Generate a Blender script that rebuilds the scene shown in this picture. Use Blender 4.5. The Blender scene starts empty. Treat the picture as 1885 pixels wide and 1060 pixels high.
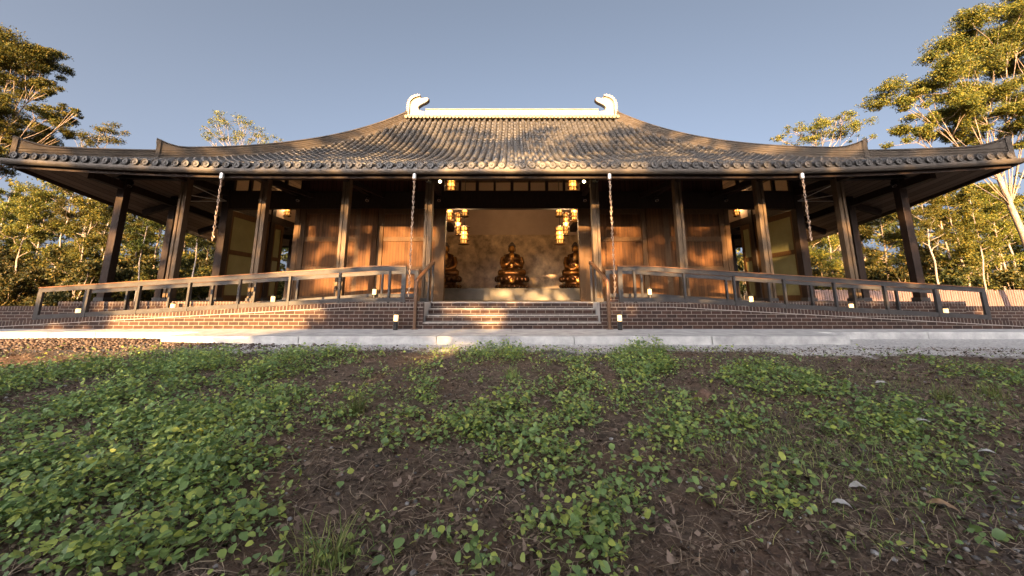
import bpy, bmesh, math, random
import numpy as np
from mathutils import Vector, Matrix
R = math.radians
scene = bpy.context.scene
COL = scene.collection

# ------------------------------------------------------------------ camera, sky, sun, exposure
EYE = 0.73                      # camera height above the footpath (world z = 0)
PITCH = R(10.9)
F = 720 / 1885
cam_d = bpy.data.cameras.new('camera')
cam_d.sensor_width = 36
cam_d.lens = 36 * F
cam_d.shift_y = -120 / 1885
cam_d.clip_start = 0.05
cam_d.clip_end = 3000
cam = bpy.data.objects.new('camera', cam_d)
cam.location = (0, 0, EYE)
cam.rotation_euler = (math.pi / 2 + PITCH, 0, 0)
COL.objects.link(cam)
scene.camera = cam

SUN_EL, SUN_AZ = R(10.0), R(11.0)       # low sun behind the camera, a little to the left
world = bpy.data.worlds.new('World')
scene.world = world
world.use_nodes = True
wn = world.node_tree
sky = wn.nodes.new('ShaderNodeTexSky')
sky.sky_type = 'NISHITA'
sky.sun_disc = False
sky.sun_elevation = SUN_EL
sky.sun_rotation = math.pi + SUN_AZ
sky.air_density = 0.13
sky.dust_density = 8.0
sky.ozone_density = 1.0
hsv = wn.nodes.new('ShaderNodeHueSaturation')
hsv.inputs['Saturation'].default_value = 0.74
hsv.inputs['Hue'].default_value = 0.482
wn.links.new(sky.outputs[0], hsv.inputs['Color'])
wn.links.new(hsv.outputs[0], wn.nodes['Background'].inputs[0])
wn.nodes['Background'].inputs[1].default_value = 0.10
sun_d = bpy.data.lights.new('sun', 'SUN')
sun_d.energy = 4.9
sun_d.angle = R(0.53)
sun_d.color = (1.0, 0.60, 0.25)
sun = bpy.data.objects.new('sun', sun_d)
sd = Vector((math.sin(SUN_AZ) * math.cos(SUN_EL), math.cos(SUN_AZ) * math.cos(SUN_EL), -math.sin(SUN_EL)))
sun.rotation_euler = sd.to_track_quat('-Z', 'Y').to_euler()
sun.location = (-10, -30, 20)
COL.objects.link(sun)
scene.view_settings.view_transform = 'Standard'
scene.view_settings.look = 'None'
scene.view_settings.exposure = 3.1
scene.view_settings.gamma = 1
scene.cycles.use_denoising = True
scene.cycles.max_bounces = 8
scene.cycles.transparent_max_bounces = 16

# ------------------------------------------------------------------ helpers
def at(x, y, Y):
    """world point seen at photo pixel (x, y) at distance Y in front of the viewpoint"""
    u, v = (x - 942) / 720, (410 - y) / 720
    d = Vector((u, math.cos(PITCH) - v * math.sin(PITCH), math.sin(PITCH) + v * math.cos(PITCH)))
    d *= Y / d.y
    return Vector((d.x, d.y, d.z + EYE))

class MB:
    """collects geometry, builds ONE mesh object"""
    def __init__(s):
        s.v = []; s.f = []; s.n = 0; s.m = []
    def add(s, verts, faces, mi=0):
        o = s.n
        s.v.extend([tuple(p) for p in verts]); s.n += len(verts)
        s.f.extend([tuple(i + o for i in f) for f in faces])
        s.m.extend([mi] * len(faces))
        return s
    def box(s, x0, x1, y0, y1, z0, z1, mi=0):
        v = [(x0,y0,z0),(x1,y0,z0),(x1,y1,z0),(x0,y1,z0),(x0,y0,z1),(x1,y0,z1),(x1,y1,z1),(x0,y1,z1)]
        if x0 > x1: v = [v[i] for i in (1,0,3,2,5,4,7,6)]
        return s.add(v, [(0,3,2,1),(4,5,6,7),(0,1,5,4),(1,2,6,5),(2,3,7,6),(3,0,4,7)], mi)
    def beam(s, a, b, w, h, up=(0,0,1), mi=0):
        a = Vector(a); b = Vector(b); d = (b - a).normalized()
        sx = d.cross(Vector(up))
        if sx.length < 1e-4: sx = d.cross(Vector((0,1,0)))
        sx.normalize(); uz = sx.cross(d).normalized()
        v = []
        for p in (a, b):
            for i, j in ((-1,-1),(1,-1),(1,1),(-1,1)):
                v.append(p + sx * (i * w / 2) + uz * (j * h / 2))
        return s.add(v, [(0,3,2,1)[::-1],(4,5,6,7)[::-1],(0,1,5,4)[::-1],(1,2,6,5)[::-1],(2,3,7,6)[::-1],(3,0,4,7)[::-1]], mi)
    def tube(s, pts, rad, n=8, cap=True, mi=0):
        pts = [Vector(p) for p in pts]
        rs = rad if isinstance(rad, (list, tuple)) else [rad] * len(pts)
        rings = []
        prev = None
        for i, p in enumerate(pts):
            d = (pts[min(i+1, len(pts)-1)] - pts[max(i-1, 0)]).normalized()
            if prev is None:
                a = d.cross(Vector((0,0,1)))
                if a.length < 1e-3: a = d.cross(Vector((1,0,0)))
            else:
                a = prev - d * prev.dot(d)
                if a.length < 1e-5: a = d.orthogonal()
            a.normalize(); prev = a
            b = d.cross(a)
            rings.append([p + (a * math.cos(t) + b * math.sin(t)) * rs[i] for t in [2*math.pi*k/n for k in range(n)]])
        v = [q for r in rings for q in r]
        f = []
        for i in range(len(pts) - 1):
            for k in range(n):
                f.append((i*n+k, i*n+(k+1)%n, (i+1)*n+(k+1)%n, (i+1)*n+k))
        if cap:
            f.append(tuple(range(n))[::-1]); f.append(tuple((len(pts)-1)*n + k for k in range(n)))
        return s.add(v, f, mi)
    def lathe(s, prof, c=(0,0,0), n=16, sx=1, sy=1, mi=0):
        v = []; f = []
        for r, z in prof:
            for k in range(n):
                t = 2*math.pi*k/n
                v.append((c[0] + r*sx*math.cos(t), c[1] + r*sy*math.sin(t), c[2] + z))
        for i in range(len(prof) - 1):
            for k in range(n):
                f.append((i*n+k, i*n+(k+1)%n, (i+1)*n+(k+1)%n, (i+1)*n+k))
        f.append(tuple(range(n))[::-1]); f.append(tuple((len(prof)-1)*n + k for k in range(n)))
        return s.add(v, f, mi)
    def prism(s, poly, y0, y1, axis='y', mi=0):
        """extrude an outline (list of (a, b)) along an axis"""
        n = len(poly)
        if axis == 'y': v = [(a, y0, b) for a, b in poly] + [(a, y1, b) for a, b in poly]
        elif axis == 'x': v = [(y0, a, b) for a, b in poly] + [(y1, a, b) for a, b in poly]
        else: v = [(a, b, y0) for a, b in poly] + [(a, b, y1) for a, b in poly]
        f = [tuple(range(n)), tuple(range(n, 2*n))[::-1]]
        for i in range(n):
            j = (i + 1) % n
            f.append((i, i + n, j + n, j))
        return s.add(v, f, mi)
    def ball(s, c, rx, ry, rz, n=12, m=8, mi=0):
        v = [(c[0], c[1], c[2] - rz)]; f = []
        for i in range(1, m):
            a = -math.pi/2 + math.pi*i/m
            for k in range(n):
                t = 2*math.pi*k/n
                v.append((c[0]+rx*math.cos(a)*math.cos(t), c[1]+ry*math.cos(a)*math.sin(t), c[2]+rz*math.sin(a)))
        v.append((c[0], c[1], c[2] + rz))
        for k in range(n): f.append((0, 1+(k+1)%n, 1+k))
        for i in range(m-2):
            for k in range(n):
                a = 1+i*n
                f.append((a+k, a+(k+1)%n, a+n+(k+1)%n, a+n+k))
        L = len(v)-1
        for k in range(n): f.append((L, L-n+k, L-n+(k+1)%n))
        return s.add(v, f, mi)
    def build(s, name, mat, parent=None, smooth=False, recalc=True, bevel=0):
        me = bpy.data.meshes.new(name)
        me.from_pydata(s.v, [], s.f)
        for m in (mat if isinstance(mat, (list, tuple)) else [mat]): me.materials.append(m)
        if any(s.m): me.polygons.foreach_set('material_index', s.m)
        if recalc and len(s.f) < 60000:
            bm = bmesh.new(); bm.from_mesh(me)
            bmesh.ops.recalc_face_normals(bm, faces=bm.faces); bm.to_mesh(me); bm.free()
        if smooth: me.polygons.foreach_set('use_smooth', [True] * len(me.polygons))
        me.update()
        o = bpy.data.objects.new(name, me); COL.objects.link(o)
        if parent: o.parent = parent
        if bevel:
            b = o.modifiers.new('bevel', 'BEVEL'); b.width = bevel; b.segments = 2; b.limit_method = 'ANGLE'
        return o

def np_obj(name, verts, faces, mat, parent=None, smooth=False):
    """fast build from numpy arrays; faces (m, k) all with k corners"""
    me = bpy.data.meshes.new(name)
    nv, (nf, k) = len(verts), faces.shape
    me.vertices.add(nv); me.vertices.foreach_set('co', np.asarray(verts, np.float32).ravel())
    me.loops.add(nf * k); me.loops.foreach_set('vertex_index', faces.astype(np.int32).ravel())
    me.polygons.add(nf); me.polygons.foreach_set('loop_start', np.arange(0, nf*k, k, dtype=np.int32))
    me.polygons.foreach_set('loop_total', np.full(nf, k, dtype=np.int32))
    if smooth: me.polygons.foreach_set('use_smooth', np.ones(nf, dtype=bool))
    me.materials.append(mat)
    me.update(calc_edges=True); me.validate()
    o = bpy.data.objects.new(name, me); COL.objects.link(o)
    if parent: o.parent = parent
    return o

def tag(o, label, cat, group=None, kind=None):
    o['label'] = label; o['category'] = cat
    if group: o['group'] = group
    if kind: o['kind'] = kind
    return o
def setting(o, kind='structure', label=None, cat=None):
    o['kind'] = kind
    if label: o['label'] = label
    if cat: o['category'] = cat
    return o
def thing(name, label, cat, loc=(0,0,0), rz=0, group=None):
    o = bpy.data.objects.new(name, None); COL.objects.link(o)
    o.empty_display_size = 0.2
    o.location = loc; o.rotation_euler = (0, 0, rz)
    return tag(o, label, cat, group)
def dup(root, loc=None, rz=None, label=None, sc=None):
    r = root.copy(); COL.objects.link(r)
    if loc is not None: r.location = loc
    if rz is not None: r.rotation_euler = (0, 0, rz)
    if sc is not None: r.scale = (sc, sc, sc) if not isinstance(sc, (tuple, list)) else sc
    if label: r['label'] = label
    for ch in list(root.children):
        c = ch.copy(); COL.objects.link(c); c.parent = r
        for g in list(ch.children):
            d = g.copy(); COL.objects.link(d); d.parent = c
    return r

# ------------------------------------------------------------------ materials
def mat(name, color, rough=0.7, metal=0.0, var=0.25, scale=6.0, bump=0.0, bscale=40, stretch=(1,1,1), color2=None, spec=0.5, coat=0):
    m = bpy.data.materials.new(name); m.use_nodes = True
    nt = m.node_tree; p = nt.nodes['Principled BSDF']
    p.inputs['Roughness'].default_value = rough; p.inputs['Metallic'].default_value = metal
    p.inputs['Specular IOR Level'].default_value = spec
    if coat: p.inputs['Coat Weight'].default_value = coat
    tc = nt.nodes.new('ShaderNodeTexCoord'); mp = nt.nodes.new('ShaderNodeMapping')
    mp.inputs['Scale'].default_value = stretch
    nt.links.new(tc.outputs['Object'], mp.inputs[0])
    nz = nt.nodes.new('ShaderNodeTexNoise'); nz.inputs['Scale'].default_value = scale; nz.inputs['Detail'].default_value = 6
    nz.inputs['Roughness'].default_value = 0.65
    nt.links.new(mp.outputs[0], nz.inputs[0])
    cr = nt.nodes.new('ShaderNodeValToRGB')
    c = color; c2 = color2
    lo = tuple(x * (1 - var) for x in c); hi = tuple(min(1, x * (1 + var)) for x in (c2 or c))
    cr.color_ramp.elements[0].position = 0.3; cr.color_ramp.elements[0].color = (*lo, 1)
    cr.color_ramp.elements[1].position = 0.7; cr.color_ramp.elements[1].color = (*hi, 1)
    nt.links.new(nz.outputs[0], cr.inputs[0]); nt.links.new(cr.outputs[0], p.inputs['Base Color'])
    if bump:
        n2 = nt.nodes.new('ShaderNodeTexNoise'); n2.inputs['Scale'].default_value = bscale; n2.inputs['Detail'].default_value = 8
        nt.links.new(mp.outputs[0], n2.inputs[0])
        bp = nt.nodes.new('ShaderNodeBump'); bp.inputs['Strength'].default_value = bump; bp.inputs['Distance'].default_value = 0.02
        nt.links.new(n2.outputs[0], bp.inputs['Height']); nt.links.new(bp.outputs[0], p.inputs['Normal'])
    return m

def mat_emit(name, color, strength):
    m = bpy.data.materials.new(name); m.use_nodes = True
    p = m.node_tree.nodes['Principled BSDF']
    p.inputs['Base Color'].default_value = (*color, 1)
    p.inputs['Emission Color'].default_value = (*color, 1); p.inputs['Emission Strength'].default_value = strength
    return m

def mat_brick(name, c1, c2, mortar, w=0.24, h=0.086, soldier=False):
    m = bpy.data.materials.new(name); m.use_nodes = True
    nt = m.node_tree; p = nt.nodes['Principled BSDF']; L = nt.links
    p.inputs['Roughness'].default_value = 0.85; p.inputs['Specular IOR Level'].default_value = 0.15
    tc = nt.nodes.new('ShaderNodeTexCoord'); sp = nt.nodes.new('ShaderNodeSeparateXYZ'); cb = nt.nodes.new('ShaderNodeCombineXYZ')
    L.new(tc.outputs['Object'], sp.inputs[0])
    ad = nt.nodes.new('ShaderNodeMath'); ad.operation = 'ADD'; L.new(sp.outputs['X'], ad.inputs[0]); L.new(sp.outputs['Y'], ad.inputs[1])
    L.new(ad.outputs[0], cb.inputs[0]); L.new(sp.outputs['Z'], cb.inputs[1])
    b = nt.nodes.new('ShaderNodeTexBrick'); L.new(cb.outputs[0], b.inputs[0])
    b.inputs['Scale'].default_value = 1; b.inputs['Brick Width'].default_value = w; b.inputs['Row Height'].default_value = h
    b.inputs['Mortar Size'].default_value = 0.007; b.inputs['Mortar Smooth'].default_value = 0.15
    b.inputs['Color1'].default_value = (*c1, 1); b.inputs['Color2'].default_value = (*c2, 1); b.inputs['Mortar'].default_value = (*mortar, 1)
    b.inputs['Bias'].default_value = -0.1
    if soldier: b.offset = 0.0
    nz = nt.nodes.new('ShaderNodeTexNoise'); nz.inputs['Scale'].default_value = 9; nz.inputs['Detail'].default_value = 8; L.new(tc.outputs['Object'], nz.inputs[0])
    mx = nt.nodes.new('ShaderNodeMix'); mx.data_type = 'RGBA'; mx.blend_type = 'OVERLAY'; mx.inputs[0].default_value = 0.5
    L.new(b.outputs['Color'], mx.inputs[6]); L.new(nz.outputs[0], mx.inputs[7]); L.new(mx.outputs[2], p.inputs['Base Color'])
    bp = nt.nodes.new('ShaderNodeBump'); bp.invert = True; bp.inputs['Strength'].default_value = 0.6; bp.inputs['Distance'].default_value = 0.01
    L.new(b.outputs['Fac'], bp.inputs['Height']); L.new(bp.outputs[0], p.inputs['Normal'])
    return m

def mat_leaf(name, c1, c2, c3, trans=0.35, rough=0.55, spec=0.35, wave=None):
    """leaf colour differs from leaf to leaf"""
    m = bpy.data.materials.new(name); m.use_nodes = True
    nt = m.node_tree; L = nt.links; p = nt.nodes['Principled BSDF']; out = nt.nodes['Material Output']
    g = nt.nodes.new('ShaderNodeNewGeometry'); cr = nt.nodes.new('ShaderNodeValToRGB')
    cr.color_ramp.elements[0].color = (*c1, 1); cr.color_ramp.elements[1].color = (*c3, 1)
    e = cr.color_ramp.elements.new(0.55); e.color = (*c2, 1)
    L.new(g.outputs['Random Per Island'], cr.inputs[0])
    oi = nt.nodes.new('ShaderNodeObjectInfo'); hs = nt.nodes.new('ShaderNodeHueSaturation')
    mr = nt.nodes.new('ShaderNodeMapRange'); mr.inputs['To Min'].default_value = 0.478; mr.inputs['To Max'].default_value = 0.514
    L.new(oi.outputs['Random'], mr.inputs[0]); L.new(mr.outputs[0], hs.inputs['Hue'])
    mv = nt.nodes.new('ShaderNodeMapRange'); mv.inputs['To Min'].default_value = 0.6; mv.inputs['To Max'].default_value = 1.3
    L.new(oi.outputs['Random'], mv.inputs[0]); L.new(mv.outputs[0], hs.inputs['Value'])
    L.new(cr.outputs[0], hs.inputs['Color']); L.new(hs.outputs[0], p.inputs['Base Color'])
    p.inputs['Roughness'].default_value = rough; p.inputs['Specular IOR Level'].default_value = spec
    t = nt.nodes.new('ShaderNodeBsdfTranslucent'); L.new(hs.outputs[0], t.inputs[0])
    mx = nt.nodes.new('ShaderNodeMixShader'); mx.inputs[0].default_value = trans
    L.new(p.outputs[0], mx.inputs[1]); L.new(t.outputs[0], mx.inputs[2]); L.new(mx.outputs[0], out.inputs[0])
    return m

def mat_glass(name, tint=(0.9,0.9,0.88)):
    m = bpy.data.materials.new(name); m.use_nodes = True
    nt = m.node_tree; L = nt.links; out = nt.nodes['Material Output']; nt.nodes.remove(nt.nodes['Principled BSDF'])
    t = nt.nodes.new('ShaderNodeBsdfTransparent'); t.inputs[0].default_value = (*tint, 1)
    g = nt.nodes.new('ShaderNodeBsdfGlossy'); g.inputs['Roughness'].default_value = 0.03
    fr = nt.nodes.new('ShaderNodeFresnel'); fr.inputs[0].default_value = 1.45
    mx = nt.nodes.new('ShaderNodeMixShader'); L.new(fr.outputs[0], mx.inputs[0]); L.new(t.outputs[0], mx.inputs[1]); L.new(g.outputs[0], mx.inputs[2])
    L.new(mx.outputs[0], out.inputs[0])
    return m

M = {}
M['tile'] = mat('roof_tile', (0.0237,0.0222,0.0207), 0.45, var=0.55, scale=4.5, bump=0.3, bscale=30, color2=(0.0474,0.0422,0.037), spec=0.3)
M['hip'] = mat('hip_ridge_tile', (0.054, 0.0425, 0.0317), 0.7, var=0.35, scale=4, bump=0.3, bscale=30, spec=0.2)
M['ridge'] = mat('ridge_plaster', (0.162, 0.1512, 0.1296), 0.75, var=0.08, scale=3)
M['gutter'] = mat('gutter_metal', (0.0595, 0.049, 0.0392), 0.5, 0.3, var=0.35, scale=2.5, stretch=(1,1,4), spec=0.3)
M['soffit'] = None
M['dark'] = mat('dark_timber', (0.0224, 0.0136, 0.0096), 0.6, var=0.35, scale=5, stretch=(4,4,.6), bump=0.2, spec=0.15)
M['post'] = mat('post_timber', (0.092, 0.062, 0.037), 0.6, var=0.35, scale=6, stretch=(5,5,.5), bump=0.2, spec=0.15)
M['panel'] = None
M['frame'] = mat('frame_timber', (0.068, 0.035, 0.0135), 0.6, var=0.3, scale=5, stretch=(5,5,.6), bump=0.2, spec=0.15)
M['steel'] = mat('grey_steel', (0.04, 0.0368, 0.0352), 0.55, 0.0, var=0.25, scale=5, spec=0.2)
M['handrail'] = mat('handrail_timber', (0.128, 0.0576, 0.0264), 0.45, var=0.3, scale=6, stretch=(.6,4,4), spec=0.25)
M['rust'] = mat('rusty_brown_steel', (0.11,0.058,0.03), 0.55, 0.2, var=0.35, scale=9)
M['brick'] = mat_brick('brown_brick', (0.0508,0.0271,0.0197), (0.0279,0.0172,0.0148), (0.164,0.1394,0.1189))
M['soldier'] = mat_brick('soldier_brick', (0.0525,0.0287,0.0213), (0.0303,0.0189,0.0156), (0.164,0.1394,0.1189), w=0.083, h=0.30, soldier=True)
M['tread'] = mat('tread_mortar', (0.27,0.24,0.215), 0.85, var=0.25, scale=10, bump=0.2)
M['floor'] = mat('porch_floor', (0.10,0.08,0.065), 0.35, var=0.25, scale=2)
M['plaster'] = mat('cream_plaster', (0.396, 0.288, 0.2088), 0.8, var=0.08, scale=2)
M['stone'] = mat('beige_stone', (0.24,0.155,0.08), 0.5, var=0.5, scale=2.2, bump=0.2, bscale=12, color2=(0.42,0.29,0.16))
M['altar'] = mat('altar_stone', (0.11, 0.0908, 0.0633), 0.55, var=0.25, scale=3)
M['bronze'] = mat('gilded_bronze', (0.085,0.036,0.011), 0.36, 0.85, var=0.5, scale=7, color2=(0.15,0.066,0.018))
M['darkbronze'] = mat('dark_bronze', (0.065,0.028,0.010), 0.3, 0.8, var=0.5, scale=8)
M['gold'] = mat('gold_skin', (0.42,0.20,0.045), 0.36, 0.85, var=0.2, scale=6)
M['hair'] = mat('statue_hair', (0.05,0.03,0.02), 0.5, var=0.3)
M['frost'] = mat('olive_frosted_glass', (0.17,0.16,0.075), 0.25, var=0.12, scale=1.5)
M['glass'] = mat_glass('clear_glass')
M['copper'] = mat('chain_copper', (0.40,0.30,0.23), 0.4, 0.6, var=0.4, scale=20)
M['white_rod'] = mat('pale_steel_rod', (0.6,0.57,0.53), 0.4, 0.3, var=0.1)
M['black'] = mat('black_metal', (0.02,0.018,0.017), 0.45, 0.3, var=0.2)
M['chrome'] = mat('lamp_rim', (0.5,0.48,0.45), 0.3, 0.8, var=0.1)
M['lantern'] = mat_emit('lantern_glow', (1.0,0.46,0.09), 0.20)
M['brass'] = mat('lantern_brass', (0.14,0.065,0.018), 0.4, 0.7, var=0.3)
M['bollard'] = mat_emit('bollard_glow', (1.0,0.64,0.24), 0.32)
M['spot'] = mat_emit('spot_glow', (1.0,0.72,0.30), 2.5)
M['bark'] = mat('gum_bark', (0.09, 0.063, 0.042), 0.85, var=0.4, scale=3, stretch=(1,1,.35), bump=0.4, color2=(0.21,0.155,0.11))
M['palebark'] = mat('pale_gum_bark', (0.1584, 0.126, 0.0972), 0.8, var=0.3, scale=2.5, stretch=(1,1,.4), bump=0.3)
M['leaf_gum'] = mat_leaf('gum_leaves', (0.0227,0.0315,0.0069), (0.0664,0.069,0.0105), (0.1572,0.1179,0.0175), 0.30, spec=0.15)
M['leaf_bush'] = mat_leaf('bush_leaves', (0.014,0.0195,0.0062), (0.0406,0.0437,0.0101), (0.1248,0.0936,0.0203), 0.30, spec=0.15)
M['leaf_cover'] = mat_leaf('cover_leaves', (0.1344,0.224,0.084), (0.2128,0.336,0.1008), (0.448,0.5152,0.1008), 0.30, rough=0.42, spec=0.5)
M['grass'] = mat_leaf('grass_blades', (0.12,0.20,0.05), (0.21,0.29,0.075), (0.36,0.33,0.13), 0.3)
M['straw'] = mat_leaf('straw', (0.09,0.06,0.04), (0.17,0.12,0.085), (0.36,0.28,0.2), 0.1, spec=0.2)
M['litter'] = mat_leaf('litter', (0.035,0.024,0.017), (0.11,0.077,0.055), (0.30,0.23,0.17), 0.1, spec=0.2)
M['pebble'] = mat_leaf('pebbles', (0.0525,0.0375,0.0277), (0.105,0.075,0.054), (0.1875,0.1462,0.1125), 0.0, spec=0.3)
M['rock'] = mat('rock', (0.13,0.075,0.05), 0.9, var=0.4, scale=8, bump=0.6, bscale=15)
M['dryleaf'] = mat('dry_leaf', (0.26,0.165,0.09), 0.7, var=0.3, scale=20)
M['paper'] = mat('pale_scrap', (0.42,0.40,0.38), 0.7, var=0.3, scale=30)
M['fence'] = mat('pink_paling', (0.09, 0.054, 0.045), 0.85, var=0.3, scale=3, stretch=(3,3,.5))

def mat_planks(name, c, axis, pitch, rough=0.65, gap=0.08, noise=0.35, c2=None):
    """boards: darker joints every `pitch` metres along `axis`, grain noise along the boards"""
    m = bpy.data.materials.new(name); m.use_nodes = True
    nt = m.node_tree; L = nt.links; p = nt.nodes['Principled BSDF']; p.inputs['Roughness'].default_value = rough; p.inputs['Specular IOR Level'].default_value = 0.12
    tc = nt.nodes.new('ShaderNodeTexCoord'); sp = nt.nodes.new('ShaderNodeSeparateXYZ'); L.new(tc.outputs['Object'], sp.inputs[0])
    dv = nt.nodes.new('ShaderNodeMath'); dv.operation = 'DIVIDE'; dv.inputs[1].default_value = pitch; L.new(sp.outputs[axis], dv.inputs[0])
    fr = nt.nodes.new('ShaderNodeMath'); fr.operation = 'FRACT'; L.new(dv.outputs[0], fr.inputs[0])
    fl = nt.nodes.new('ShaderNodeMath'); fl.operation = 'FLOOR'; L.new(dv.outputs[0], fl.inputs[0])
    lt = nt.nodes.new('ShaderNodeMath'); lt.operation = 'GREATER_THAN'; lt.inputs[1].default_value = gap; L.new(fr.outputs[0], lt.inputs[0])
    wn_ = nt.nodes.new('ShaderNodeTexWhiteNoise'); wn_.noise_dimensions = '1D'; L.new(fl.outputs[0], wn_.inputs['W'])
    mp = nt.nodes.new('ShaderNodeMapping'); mp.inputs['Scale'].default_value = (9,9,.9) if axis in ('X','Y') else (.9,.9,9); L.new(tc.outputs['Object'], mp.inputs[0])
    nz = nt.nodes.new('ShaderNodeTexNoise'); nz.inputs['Scale'].default_value = 3; nz.inputs['Detail'].default_value = 7; L.new(mp.outputs[0], nz.inputs[0])
    av = nt.nodes.new('ShaderNodeMath'); av.operation = 'ADD'; L.new(nz.outputs[0], av.inputs[0]); L.new(wn_.outputs[0], av.inputs[1])
    cr = nt.nodes.new('ShaderNodeValToRGB'); c2 = c2 or c
    cr.color_ramp.elements[0].position = 0.35; cr.color_ramp.elements[0].color = (*[x*(1-noise) for x in c], 1)
    cr.color_ramp.elements[1].position = 1.25 if False else 1.0; cr.color_ramp.elements[1].color = (*[min(1,x*(1+noise)) for x in c2], 1)
    L.new(av.outputs[0], cr.inputs[0])
    mx = nt.nodes.new('ShaderNodeMix'); mx.data_type = 'RGBA'; L.new(lt.outputs[0], mx.inputs[0])
    mx.inputs[6].default_value = (*[x*0.25 for x in c], 1); L.new(cr.outputs[0], mx.inputs[7]); L.new(mx.outputs[2], p.inputs['Base Color'])
    bp = nt.nodes.new('ShaderNodeBump'); bp.inputs['Strength'].default_value = 0.5; bp.inputs['Distance'].default_value = 0.01
    L.new(lt.outputs[0], bp.inputs['Height']); L.new(bp.outputs[0], p.inputs['Normal'])
    return m
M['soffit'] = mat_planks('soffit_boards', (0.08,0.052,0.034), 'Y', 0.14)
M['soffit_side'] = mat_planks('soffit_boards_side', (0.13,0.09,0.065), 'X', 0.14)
M['panel'] = mat_planks('wall_boards', (0.062, 0.026, 0.008), 'X', 0.10)
M['upper'] = mat_planks('upper_boards', (0.05,0.02,0.015), 'X', 0.16)

# ------------------------------------------------------------------ ground
rng = np.random.default_rng(7)
def vnoise(x, y, s, seed=0):
    """cheap value noise in -1..1"""
    x = np.asarray(x, float) / s; y = np.asarray(y, float) / s
    xi = np.floor(x).astype(int); yi = np.floor(y).astype(int); fx = x - xi; fy = y - yi
    fx = fx*fx*(3-2*fx); fy = fy*fy*(3-2*fy)
    def h(a, b):
        n = (a * 374761393 + b * 668265263 + seed * 1442695041) & 0x7fffffff
        n = ((n ^ (n >> 13)) * 1274126177) & 0x7fffffff
        return (n & 0xffff) / 32767.5 - 1
    return (h(xi,yi)*(1-fx)+h(xi+1,yi)*fx)*(1-fy) + (h(xi,yi+1)*(1-fx)+h(xi+1,yi+1)*fx)*fy
def gz(x, y):
    """ground height"""
    x = np.asarray(x, float); y = np.asarray(y, float)
    near = np.clip((7.3 - y) / 6.3, 0, 1.6)
    z = -0.15 - 0.26 * near
    z = z + (0.035 * vnoise(x, y, 1.3, 1) + 0.02 * vnoise(x, y, 0.45, 2) + 0.009 * vnoise(x, y, 0.16, 3) + 0.005 * vnoise(x, y, 0.07, 4)) * np.clip((7.4 - y) / 0.6, 0.12, 1)
    z = z + 0.10 * np.exp(-((x + 2.3) / 1.0) ** 2 - ((y - 6.4) / 0.45) ** 2) + 0.07 * np.exp(-((x - 2.6) / 1.3) ** 2 - ((y - 6.2) / 0.5) ** 2)
    z = z + 0.09 * np.exp(-((x + 8.5) / 2.6) ** 2 - ((y - 7.9) / 0.45) ** 2)
    far = np.clip((y - 9.9) / 1.5, 0, 1)
    return z * (1 - far) + far * (-0.05 + 0.06 * vnoise(x, y, 6, 5))
def axis(lo, hi, a, b, fine, coarse):
    mid = np.arange(a, b + 1e-6, fine)
    l = a - np.cumsum(fine * 1.13 ** np.arange(1, 80)); l = l[l > lo]
    r = b + np.cumsum(fine * 1.13 ** np.arange(1, 80)); r = r[r < hi]
    return np.concatenate([[lo], l[::-1], mid, r, [hi]])
xs = axis(-900, 900, -9, 9, 0.05, 5); ys = axis(-400, 1200, 0.8, 8.4, 0.04, 5)
gx, gy = np.meshgrid(xs, ys); gzz = gz(gx, gy)
nx, ny = len(xs), len(ys)
idx = np.arange(nx * ny).reshape(ny, nx)
fc = np.stack([idx[:-1,:-1], idx[:-1,1:], idx[1:,1:], idx[1:,:-1]], -1).reshape(-1, 4)

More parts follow.
